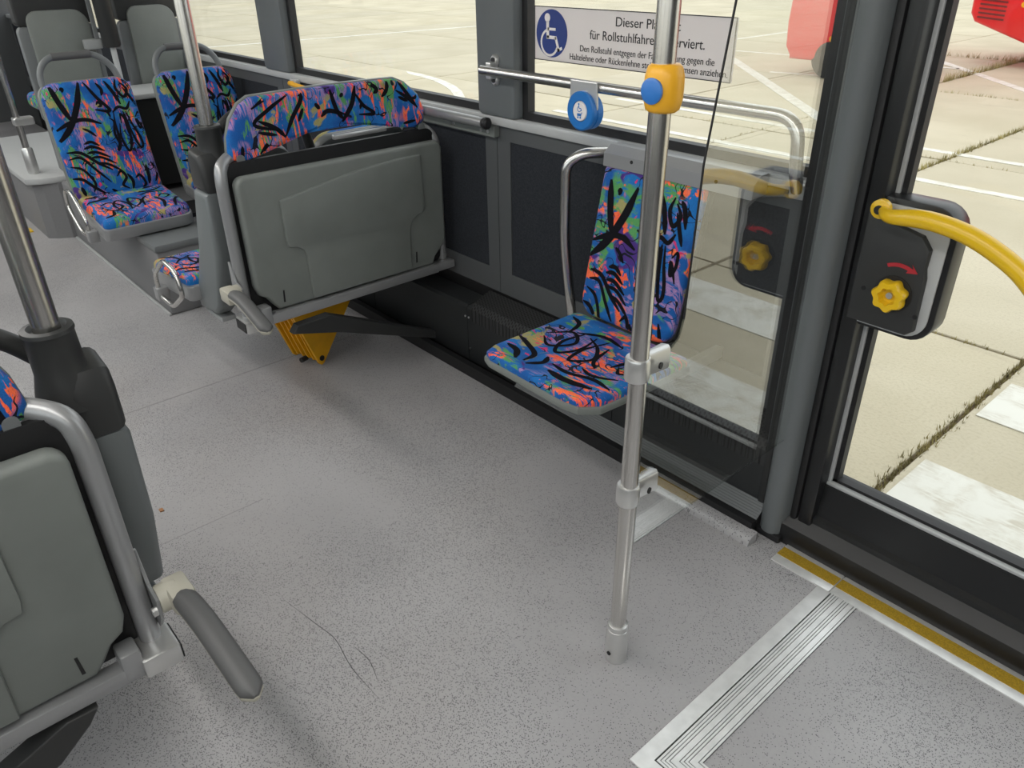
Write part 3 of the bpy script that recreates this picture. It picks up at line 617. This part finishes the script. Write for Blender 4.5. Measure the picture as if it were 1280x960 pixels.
sl = empty('support_strut', (-1.15,-.2,.1), 'dark grey wedge strut under the nearest folded bench', 'strut')
obj('strut_bar', prism(NB(), [(.03,.278),(-.02,.280),(-.55,.07),(-.55,.03),(-.05,.20),(.01,.25)], px(-1.13), px(-1.17), .003), M['dark'], sl)
def chock():
    t = empty('wheel_chock', (-2.50,1.16,0), 'ribbed yellow wheel chock stowed under the wall-side folded bench', 'chock')
    # upside-down wedge: apex near the floor, side plates facing the camera, ribs across its left flank
    ax = Vector((-.90,-.22,0)).normalized()                       # runs away to the left
    ul = Vector((.22,-.90,0)).normalized()                        # across the picture
    A = Vector((-2.46,1.16,0.004)); Zv = Vector((0,0,1))
    tri = [(-.012,.012),(0,.002),(.014,.008),(.215,.245),(.19,.26),(-.085,.26),(-.10,.245)]
    ff = lambda d: (lambda p: A + (-ul)*p[0]*1.0 + Zv*p[1] + ax*d)
    for d in (0,.145): obj('side_plate', prism(NB(), tri, ff(d), ff(d+.012), .002), M['chock'], t)
    obj('core', prism(NB(), [(0,.03),(.18,.235),(-.075,.235)], ff(.01), ff(.148)), M['chock'], t)
    for k in range(4):
        d = .03+.03*k; obj('rib', prism(NB(), [(-.012,.02),(0,.016),(.02,.03),(.20,.25),(-.092,.25)], ff(d), ff(d+.008)), M['chock'], t)
    for d in (-.004,.152): obj('plug', lathe(NB(), [(.011,0),(.011,.008)], ff(d)((.002,.032)), ax, 12), M['black'], t)
    obj('plug', lathe(NB(), [(.010,0),(.010,.03)], ff(.07)((-.012,.02)), ul, 10), M['black'], t)
chock()

# side shell columns with sockets and poles at the bench ends
def post(x0, ya, s, dz, label):
    Y = lambda v: ya+s*v; Z = lambda z: z+dz
    t = empty('grab_pole', (x0-.18, Y(0), Z(.3)), label, 'pole', 'poles at the bench ends')
    pxx = x0-.15
    obj('side_shell', prism(NB(), [(pxx-.055,Z(.76)),(pxx+.05,Z(.76)),(pxx+.03,Z(.55)),(pxx-.05,Z(.355)),(pxx-.10,Z(.315)),(pxx-.235,Z(.300)),(pxx-.25,Z(.34)),(pxx-.13,Z(.55))], py(Y(-.085)), py(Y(-.015)), .018, 3), M['shell'], t, smooth=40)
    obj('upper_shell', prism(NB(), [(pxx-.055,Z(.762)),(pxx+.05,Z(.762)),(pxx+.05,Z(.84)),(pxx+.035,Z(.875)),(pxx-.035,Z(.885)),(pxx-.055,Z(.85))], py(Y(-.083)), py(Y(-.010)), .016, 3), M['dark'], t, smooth=40)
    obj('socket', lathe(NB(), [(.052,0),(.046,.03),(.0385,.06),(.037,.125),(.039,.128),(.038,.134),(.029,.136),(.024,.128)], (pxx,Y(-.020),Z(.815)), (0,0,1), 28), M['dark'], t, smooth=40)
    obj('pole_tube', tube(NB(), [(pxx,Y(-.020),Z(.86)),(pxx,Y(-.020),2.249)], .0205, 20), M['steel'], t, smooth=50)
    obj('hand_loop', tube(NB(), smooth_path([(pxx-.03,Y(-.01),Z(.88)),(pxx-.035,Y(.045),Z(.945)),(pxx-.04,Y(.12),Z(.975)),(pxx-.04,Y(.22),Z(.975)),(pxx-.04,Y(.30),Z(.93)),(pxx-.04,Y(.33),Z(.80))], .05, 5), .0165, 12), M['dark'], t, smooth=50)
    obj('bottom_plate', box(NB(), (pxx-.23,Y(-.07),Z(.285)), (pxx-.09,Y(-.02),Z(.302)), .003), M['clear'], t)
post(-2.24, .898, 1, .0, 'steel pole in charcoal socket at the aisle end of the wall-side bench')
post(-1.15, .145, -1, -.055, 'steel pole in charcoal socket beside the nearest folded bench')
# ================================================================ SIDE FOLDING SEAT (faces the aisle)
fs = empty('tip_up_seat', (-1.25,1.45,.3), 'single patterned flip-up seat on the wall beside the centre pole', 'seat')
fcu = lambda a, b, d: Vector((a, b, .448+d-.10*(1.52-b)*0))
so = [(-1.442,1.515),(-1.452,1.50),(-1.452,1.19),(-1.44,1.155),(-1.41,1.143),(-1.13,1.137),(-1.085,1.145),(-1.05,1.185),(-1.044,1.25),(-1.035,1.50),(-1.05,1.515)]
def densify(o, n=4):
    r = []
    for i in range(len(o)):
        p, q = o[i], o[(i+1)%len(o)]
        for k in range(n): r.append((p[0]+(q[0]-p[0])*k/n, p[1]+(q[1]-p[1])*k/n))
    return r
pc = Pad(densify(so), .014, fcu, .9, 0, lambda a, b: -.010*math.sin(math.pi*min(1,max(0,(b-1.14)/.38)))*max(0,1-((a+1.245)/.21)**2))
c = obj('cushion', pc.bm(), MF, fs, smooth=60)
obj('cushion_print', pc.strokes([([(x, 1-y) for x, y in p], w) for p, w in sink(CTA, .0, .0)] and sink(CTA, .02, .05, .96, .9)), M['ink'], c)
obj('seat_tray', prism(NB(), [(-1.245+(a+1.245)*1.025, 1.33+(b-1.33)*1.025) for a, b in so], pz(.440), pz(.418), .006), M['pan'], fs, smooth=30)
th = math.atan2(.09,.43); bl = .425
fbk = lambda a, b, d: Vector((a, 1.525+b*math.sin(th)-d*math.cos(th), .455+b*math.cos(th)+d*math.sin(th)))
bo = rrect(-1.446,0,-1.108,bl,(.05,.06,.012,.012))
pb = Pad(bo, .014, fbk, .92, .003); b = obj('backrest', pb.bm(), MF, fs, smooth=60)
obj('backrest_print', pb.strokes(sink(INK, .02, -.12, .9, 1.05)), M['ink'], b)
obj('back_shell', prism(NB(), rrect(-1.449,-.005,-1.105,bl+.002,(.05,.06,.012,.012)), lambda p: fbk(p[0],p[1],-.004), lambda p: fbk(p[0],p[1],-.028), .003), M['dark'], fs, smooth=30)
obj('top_bar', prism(NB(), [(1.598,.870),(1.600,.905),(1.625,.925),(1.66,.925),(1.66,.872)], px(-1.452), px(-.975), .004), M['silver'], fs, smooth=30)
for xx in (-1.35,-1.08): obj('screw', lathe(NB(), [(.005,0),(.005,.002)], (xx,1.6005,.895), (0,-1,.1), 10), M['black'], fs)
for xx in (-1.42,-1.06): obj('hinge_arm', box(NB(), (xx-.012,1.49,.395), (xx+.012,1.679,.43), .004), M['silver'], fs)
# ================================================================ CENTRE POLE, SCREEN, BUTTONS
cx, cy = -.765, .957
cp = empty('grab_pole', (cx,cy,0), 'free-standing steel pole with yellow stop button in front of the side seat', 'pole')
obj('pole_tube', tube(NB(), [(cx,cy,.09),(cx+.004,cy,1.0),(cx+.018,cy,2.249)], .0172, 24), M['steel'], cp, smooth=50)
obj('base_socket', lathe(NB(), [(.023,0),(.0245,.004),(.0245,.05),(.0235,.085),(.0225,.092),(.0175,.094)], (cx,cy,0), (0,0,1), 28), M['cast'], cp, smooth=40)
obj('socket_collar', lathe(NB(), [(.0215,0),(.0225,.003),(.0215,.014),(.018,.016)], (cx,cy,.0925), (0,0,1), 28), M['cast'], cp, smooth=40)
obj('socket_screw', lathe(NB(), [(.005,0),(.005,.003)], (cx-.010+.010,cy-.0235,.03), (0,-1,0), 10), M['black'], cp)
for i, zc in enumerate((.462,.742)):
    cl = NB(); n = 16
    prism(cl, [(cx+.0235*math.cos(R(a)), cy+.0235*math.sin(R(a))) for a in range(110,431,20)] + [(cx+.013,cy+.075),(cx+.004,cy+.082),(cx-.010,cy+.075)], pz(zc-.024), pz(zc+.024), .006, 2)
    k = obj('screen_clip', cl, M['cast'], cp, smooth=40)
    obj('clip_screw', lathe(NB(), [(.0065,0),(.0065,.003)], (cx+.0205,cy+.038,zc), (1,.2,0), 12), M['black'], k)
sbn = empty('stop_button', (cx+.012,cy,1.18), 'yellow barrel-shaped stop button with blue push disc on the centre pole', 'button')
obj('housing', lathe(NB(), [(.0205,0),(.0255,.004),(.029,.017),(.0295,.034),(.029,.05),(.0255,.063),(.0205,.067)], (cx+.010,cy,1.182), (0,0,1), 32), M['orange'], sbn, smooth=40)
bdir = Vector((.03,-1,0)).normalized()
obj('push_disc', lathe(NB(), [(.0185,0),(.0185,.004),(.015,.0062),(.005,.0068)], Vector((cx+.010,cy,1.214))+bdir*.0265, bdir, 28), M['blue'], sbn, smooth=40)
# clear screen between pole and door post
pxl = [(.985,.318),(1.575,.318),(1.575,1.93),(1.22,1.93),(1.128,1.32),(1.090,1.08),(1.080,.80),(1.07,.765),(1.04,.745),(.985,.735)]
ps = empty('clear_screen', (-.765,1.3,.318), 'clear acrylic draught screen between centre pole and door post', 'screen')
sh = obj('sheet', prism(NB(), pxl, px(-.7620), px(-.7660)), [M['plexi'], M['edgeglass']], ps)
for f in sh.data.polygons:
    if abs(f.normal.x) < .5: f.material_index = 1
ed = NB(); tube(ed, [(-.764,a,b) for a, b in ((1.22,1.93),(1.128,1.32),(1.090,1.08),(1.080,.80))], .0022, 6); obj('edge_seal', ed, M['black'], ps)
# ================================================================ RAILS ON THE WALL
hr = empty('hand_rail', (-1.45,1.61,1.06), 'horizontal steel handrail across the window below the wheelchair notice', 'rail')
obj('rail_tube', tube(NB(), smooth_path([(-1.985,1.612,1.067),(-.895,1.612,1.067),(-.885,1.612,.95),(-.885,1.635,.905)], .09, 8), .0148, 16), M['steel'], hr, smooth=50)
for zz in (1.0945,1.036):
    pl = obj('rail_bracket', lathe(NB(), [(.017,0),(.017,.006),(.012,.012)], (-1.966,1.6545,zz), (0,-1,0), 18), M['cast'], hr, smooth=40)
    obj('bracket_screw', lathe(NB(), [(.008,0),(.008,.003)], (-1.966,1.6425,zz), (0,-1,0), 12), M['black'], pl)
obj('bracket_neck', box(NB(), (-1.978,1.62,1.04), (-1.954,1.6545,1.09), .004), M['cast'], hr)
obj('end_lug', box(NB(), (-.905,1.63,.885), (-.866,1.661,.925), .006), M['cast'], hr)
gb = empty('grab_bar', (-1.55,1.58,.3), 'curved steel grab bar between carpet wall panel and flip-up seat', 'rail')
obj('bar_tube', tube(NB(), smooth_path([(-1.478,1.655,.892),(-1.52,1.585,.893),(-1.556,1.56,.86),(-1.556,1.56,.64),(-1.530,1.565,.44),(-1.535,1.60,.27)], .06, 6), .0150, 16), M['steel'], gb, smooth=50)
bl_ = obj('wall_lug', lathe(NB(), [(.024,0),(.024,.006),(.017,.012)], (-1.470,1.679,.892), (0,-1,0), 20), M['cast'], gb, smooth=40)
obj('lug_screw', lathe(NB(), [(.008,0),(.008,.004)], (-1.449,1.676,.892), (0,-1,0), 12), M['black'], gb)
sr = empty('sill_rail', (-2.4,1.63,.9), 'silver tube along the sill behind the folded bench, black end knob', 'rail')
obj('rail_tube', tube(NB(), [(-3.0,1.625,.905),(-2.0,1.625,.905)], .0165, 14), M['silver'], sr, smooth=50)
obj('end_knob', lathe(NB(), [(.012,0),(.019,.006),(.019,.016),(.012,.022)], (-1.998,1.625,.905), (1,0,0), 16), M['black'], sr, smooth=40)
obj('mount_plate', box(NB(), (-2.9,1.655,.855), (-1.985,1.6795,.893), .003), M['pan'], sr)
for xx in (-2.05,-2.015,-2.2): obj('plate_screw', lathe(NB(), [(.006,0),(.006,.003)], (xx,1.6555,.872), (0,-1,0), 10), M['cast'], sr)
yh = empty('yellow_lever', (-3.2,1.62,.88), 'small yellow lever on the wall behind the folded bench', 'lever')
obj('lever_bar', tube(NB(), smooth_path([(-3.34,1.66,.885),(-3.33,1.615,.895),(-3.02,1.60,.885),(-2.95,1.655,.88)], .02, 4), .010, 10), M['orange'], yh, smooth=50)
obj('lever_mount', box(NB(), (-3.37,1.64,.87), (-3.31,1.6625,.905), .004), M['podcap'], yh)
# far pole and padded pole at the rear
fp = empty('grab_pole', (-4.98,.825,.343), 'distant steel pole standing on the pale step-box cap', 'pole')
obj('pole_tube', tube(NB(), [(-4.98,.825,.40),(-4.98,.825,2.249)], .017, 14), M['steel'], fp, smooth=50)
obj('base_socket', lathe(NB(), [(.028,0),(.03,.01),(.029,.13),(.022,.14)], (-4.98,.825,.343), (0,0,1), 18), M['cast'], fp, smooth=40)
obj('clamp', box(NB(), (-5.01,.80,.60), (-4.945,.90,.64), .008), M['cast'], fp)
pp = empty('padded_pole', (-4.50,1.275,.80), 'dark padded upright between the two tall seat backs', 'pole')
obj('pole_tube', tube(NB(), [(-4.46,1.25,.80),(-4.46,1.25,2.249)], .014, 12), M['podcap'], pp)
obj('pad', lathe(NB(), [(.035,0),(.042,.01),(.042,1.0),(.035,1.01)], (-4.46,1.25,.99), (0,0,1), 18), M['dark'], pp, smooth=40)
obj('bracket', box(NB(), (-4.515,1.13,.985), (-4.47,1.21,1.03), .006), M['clear'], pp)
obj('strap', box(NB(), (-4.495,1.185,1.03), (-4.48,1.205,1.40), .003), M['plastic'], pp)
# ================================================================ NOTICE AND WHEELCHAIR BUTTON
sg = empty('notice_sign', (-1.486,1.70,1.104), 'German wheelchair-space notice with blue disc on the window', 'sign')
obj('sign_plate', box(NB(), (-1.832,1.695,1.1045), (-1.139,1.7025,1.2475)), M['signface'], sg)
bd = NB(); t = .0022
for a, b in (((-1.833,1.6942,1.1035),(-1.138,1.696,1.1035+t)),((-1.833,1.6942,1.2485-t),(-1.138,1.696,1.2485)),((-1.833,1.6942,1.1035),(-1.833+t,1.696,1.2485)),((-1.138-t,1.6942,1.1035),(-1.138,1.696,1.2485))): box(bd, a, b)
obj('border', bd, M['signink'], sg)
obj('blue_disc', lathe(NB(), [(.0640,0),(.0640,.001)], (-1.760,1.6950,1.1775), (0,-1,0), 48), M['signblue'], sg)
ic = NB(); Yi = 1.6934
def ibar(p, q, w):
    p, q = Vector((p[0],0,p[1])), Vector((q[0],0,q[1])); d = (q-p).normalized(); n_ = Vector((-d.z,0,d.x))*w/2
    c0 = Vector((-1.760,0,1.1775)); prism(ic, [((c0+v).x,(c0+v).z) for v in (p-n_, q-n_, q+n_, p+n_)], py(Yi), py(Yi+.0012))
prism(ic, [(-1.760-.0175+.0115*math.cos(R(a)), 1.1775+.0415+.0115*math.sin(R(a))) for a in range(0,360,20)], py(Yi), py(Yi+.0012))
ibar((-.0165,.032),(-.0150,-.012),.011); ibar((-.016,.012),(.017,.012),.007); ibar((-.0195,-.010),(.020,-.010),.009); ibar((.017,-.008),(.032,-.046),.009); ibar((.026,-.044),(.044,-.036),.008)
ring = [( -.008+.0345*math.cos(R(a)), -.024+.0345*math.sin(R(a))) for a in range(112,352,12)]
for p, q in zip(ring, ring[1:]): ibar(p, q, .0065)
obj('wheelchair_symbol', ic, M['signwhite'], sg)
def text(s, x, z, size, wide, mat, parent, name='lettering', y=1.6935, align='LEFT'):
    cu = bpy.data.curves.new('t', 'FONT'); cu.body = s; cu.size = size; cu.align_x = align; cu.extrude = .0004
    o = bpy.data.objects.new('t', cu); COL.objects.link(o); bpy.context.view_layer.update()
    me = bpy.data.meshes.new_from_object(o.evaluated_get(bpy.context.evaluated_depsgraph_get()))
    bpy.data.objects.remove(o)
    xs = [v.co.x for v in me.vertices]; w = max(xs)-min(xs); k = wide/w; x0 = min(xs); off = wl(parent)
    for v in me.vertices:
        v.co = Vector((x+(v.co.x-x0)*k, y-v.co.z, z+v.co.y)) - off
    me.materials.clear(); me.materials.append(mat)
    o = bpy.data.objects.new(name, me); COL.objects.link(o); o.parent = parent; return o
text('Dieser Platz ist', -1.513, 1.210, .033, .215, M['signink'], sg)
text('für Rollstuhlfahrer reserviert.', -1.607, 1.173, .033, .386, M['signink'], sg)
text('Den Rollstuhl entgegen der Fahrtrichtung gegen die', -1.643, 1.139, .0235, .455, M['signink'], sg)
text('Haltelehne oder Rückenlehne stellen und Bremsen anziehen.', -1.683, 1.115, .0235, .536, M['signink'], sg)
wb_ = empty('wheelchair_button', (-1.526,1.597,.95), 'round blue wheelchair and pram request button hanging from the handrail', 'button')
obj('hanger_plate', prism(NB(), [(-1.576,1.082),(-1.478,1.082),(-1.474,1.02),(-1.478,.99),(-1.572,.99),(-1.578,1.02)], py(1.5905), py(1.5965), .002), M['cast'], wb_)
obj('blue_ring', lathe(NB(), [(.0515,0),(.0515,.014),(.047,.018),(.028,.018),(.026,.012),(.0,.012)][:5], (-1.526,1.596,1.006), (0,-1,0), 40), M['btnring'], wb_, smooth=35)
obj('ring_back', lathe(NB(), [(.049,0),(.049,.02)], (-1.522,1.616,1.004), (0,-1,0), 32), M['btnring'], wb_)
obj('push_face', lathe(NB(), [(.026,0),(.026,.016),(.024,.0185)], (-1.526,1.5955,1.006), (0,-1,0), 32), M['signwhite'], wb_, smooth=35)
ic = NB(); Yi = 1.5765
def dot(x, z, r): prism(ic, [(-1.526+x+r*math.cos(R(a)), 1.006+z+r*math.sin(R(a))) for a in range(0,360,30)], py(Yi), py(Yi+.001))
def bar2(p, q, w):
    global ic
    p, q = Vector((p[0],0,p[1])), Vector((q[0],0,q[1])); d = (q-p).normalized(); n_ = Vector((-d.z,0,d.x))*w/2; c0 = Vector((-1.526,0,1.006))
    prism(ic, [((c0+v).x,(c0+v).z) for v in (p-n_, q-n_, q+n_, p+n_)], py(Yi), py(Yi+.001))
dot(-.003,.0185,.0026); bar2((-.003,.016),(-.002,.008),.0025); bar2((-.002,.008),(.005,.008),.0022); bar2((.005,.008),(.008,.002),.0022)
for a in range(120,360,30): bar2((-.001+.007*math.cos(R(a)), .006+.007*math.sin(R(a))), (-.001+.007*math.cos(R(a+30)), .006+.007*math.sin(R(a+30))), .0018)
bar2((-.008,-.009),(.007,-.009),.007); bar2((.006,-.008),(.010,-.002),.002); dot(-.005,-.016,.0028); dot(.004,-.016,.0028)
obj('pictogram', ic, M['btnring'], wb_)
cr = obj('crumb', box(NB(), (-2.0,.372,0), (-1.985,.383,.004), .001), M['crumb'], origin=(-1.99,.38,0)); tag(cr, 'tiny brown crumb on the grey floor in the aisle', 'crumb')
# ================================================================ OUTSIDE
GZ = -.34
gr = obj('ground', box(NB(), (-60,-30,GZ-.3), (30,60,GZ-.02)), M['soil']); tag(gr, 'earth bed under the concrete yard slabs', 'ground', kind='structure')
SX, SY = 1.9, 3.64; bm = box(NB(), (-SX/2+.011,-SY/2+.011,-.10), (SX/2-.011,SY/2-.011,0), .004, 1)
me0 = None; cnt = 0
cells = []
for i in range(-30, 16):
    for j in range(-8, 15):
        x = -.83+SX*(i+.5); y = 3.935+SY*(j+.5); cells.append((math.hypot(x, y), x, y))
inview = [c for c in cells if c[2] > 1.5 and c[1] < 1.5]
inview.sort(); near = inview[:140]; rest = [c for c in cells if c not in near]
for d, x, y in near:
    if me0 is None:
        o = obj('slab', bm, M['concrete'], None); me0 = o.data; o.parent = gr
    else:
        o = bpy.data.objects.new('slab', me0); COL.objects.link(o); o.parent = gr
    o.location = (x, y, GZ+random.uniform(-.004,.003))
bm = NB()
for d, x, y in rest: box(bm, (x-SX/2+.011,y-SY/2+.011,GZ-.1), (x+SX/2-.011,y+SY/2-.011,GZ))
o = obj('far_slabs', bm, M['concrete'], gr); tag(o, kind='stuff')
# dry weeds in the joints
bm = NB()
def blades(x0, y0, x1, y1, n, hmax):
    for k in range(n):
        t = random.random(); x = x0+(x1-x0)*t+random.gauss(0,.013); y = y0+(y1-y0)*t+random.gauss(0,.013)
        for q in range(3):
            a = random.uniform(0,6.28); h = random.uniform(.2,1)*hmax; w = .0035
            d = Vector((math.cos(a),math.sin(a),0)); p = Vector((x,y,GZ-.015)); s = Vector((-d.y,d.x,0))*w
            v = [bm.verts.new(p-s), bm.verts.new(p+s), bm.verts.new(p+d*h*.6+Vector((0,0,h+.012)))]; bm.faces.new(v)
blades(-.83,1.9,-.83,4.6,420,.03); blades(-1.4,3.935,-.7,3.935,40,.02); blades(-2.73,6.2,-2.73,10.5,420,.06); blades(-4.63,11,-4.63,16,420,.13); blades(-6,11.2,-2,11.2,160,.05); blades(-6,15.0,-3,14.9,160,.12)
blades(-4.63,4,-4.63,9,160,.03); blades(-6.5,7.57,-1.5,7.57,120,.03)
o = obj('dry_weeds', bm, M['weed']); tag(o, 'sparse dry weeds growing in the slab joints outside', 'weeds', kind='stuff')
# road markings
def mark(pts, label, cat='marking', grp='painted markings on the yard'):
    c0 = (sum(p[0] for p in pts)/len(pts), sum(p[1] for p in pts)/len(pts), GZ)
    o = obj('road_marking', prism(NB(), pts, pz(GZ-.002), pz(GZ+.004)), M['paint'], origin=c0); tag(o, label, cat, grp)
def stripe(a, b, w, label):
    a, b = Vector((*a,0)), Vector((*b,0)); d = (b-a).normalized(); n_ = Vector((-d.y,d.x,0))*w/2
    mark([((v.x),(v.y)) for v in (a-n_, b-n_, b+n_, a+n_)], label)
mark([(-.79,2.30),(2.0,2.30),(2.0,2.775),(-.79,2.775)], 'broad white crossing bar right outside the door')
mark([(-.79,3.25),(2.0,3.25),(2.0,3.64),(-.79,3.64)], 'second broad white crossing bar from the door')
stripe((-7,7.93),(3,7.80),.10,'long white line behind the crossing bars, farther of the near pair')
stripe((-7,6.80),(3,6.70),.10,'long white line behind the crossing bars, nearer of the pair')
stripe((-8.3,12.3),(-4.4,8.45),.16,'thick diagonal white line seen right of the notice sign')
stripe((-7.0,15.7),(-2.6,11.0),.14,'diagonal white line below the red bus in the door glass')
stripe((-9.98,13.5),(-9.96,20),.12,'white line running away beyond the notice sign')
stripe((-17.3,6.0),(-16.5,14),.12,'distant white line seen through the window behind the bench')
stripe((-9.2,13.2),(-5.0,13.5),.10,'thin white cross line above the thick diagonal')
stripe((-6.9,11.3),(-4.8,11.9),.10,'thin white line left of the door post in the yard')
arcp = [(-11.2+4.5*math.cos(R(a)), 3.0+4.5*math.sin(R(a))) for a in range(90,8,-6)]; arcq = [(-11.2+4.36*math.cos(R(a)), 3.0+4.36*math.sin(R(a))) for a in range(14,91,6)]
mark(arcp+arcq, 'curved white line behind the round blue button')
stripe((-5.7,5.05),(-4.2,6.4),.12,'short white line just above the window sill by the centre pole')
# red vehicles
def bus(name, O, d, n, Lg, Wd, Ht, label, cat, cham=.9, lift=.27, slats=9, wr_=.46, wa=(.42,.80)):
    """O = lower corner nearest the camera, d along the side, n inward"""
    O, d, n = Vector(O), Vector(d).normalized(), Vector(n).normalized()
    t = empty(name, (O.x,O.y,GZ), label, cat, 'red vehicles in the yard')
    F = lambda w: (lambda p: O + d*p[0] + n*w + Vector((0,0,p[1])))
    side = [(cham,.0),(.10,lift),(.02,lift+.12),(.0,lift+.45),(.04,Ht*.6),(.12,Ht-.1),(.25,Ht),(Lg-.25,Ht),(Lg-.06,Ht*.5),(Lg,.3),(Lg-.1,.0)]
    body = obj('body', prism(NB(), side, F(0), F(Wd), .05, 3), M['busred'], t, smooth=40)
    for k in range(slats): obj('grille_slat', prism(NB(), [(.14,lift+.06+.06*k),(.52,lift+.03+.06*k),(.52,lift+.055+.06*k),(.14,lift+.085+.06*k)], F(-.012), F(.01)), M['busdark'], body)
    obj('side_lamp', lathe(NB(), [(.04,0),(.04,.02)], F(0)((.75,lift+.26)), -n, 14), M['orange'], body)
    nw = max(2, int(Lg/1.5))
    for k in range(nw): obj('side_window', prism(NB(), rrect(.5+k*(Lg-.8)/nw,Ht*.52,.5+(k+.9)*(Lg-.8)/nw,Ht*.88,.06), F(-.008), F(.02)), M['busglass'], body)
    for a in (Lg*wa[0], Lg*wa[1]):
        for w in (-.02, Wd-.27): obj('wheel', lathe(NB(), [(wr_-.14,0),(wr_,.03),(wr_,.25),(wr_-.14,.28)], Vector((0,0,GZ+wr_-O.z))+O+d*a+n*w, n, 24), M['tyre'], t, smooth=40)
bus('red_bus', (-5.25,14.0,.01), (1,0,0), (0,1,0), 10.5, 2.5, 2.75, 'red bus with dark grille slats parked beyond the door glass', 'bus')
bus('red_van', (-6.7,11.25,-.12), (1,0,0), (0,1,0), 1.35, 1.9, 1.9, 'red van seen through the clear screen left of the door post', 'van', .1, .05, 0, .27, (.55,.78))
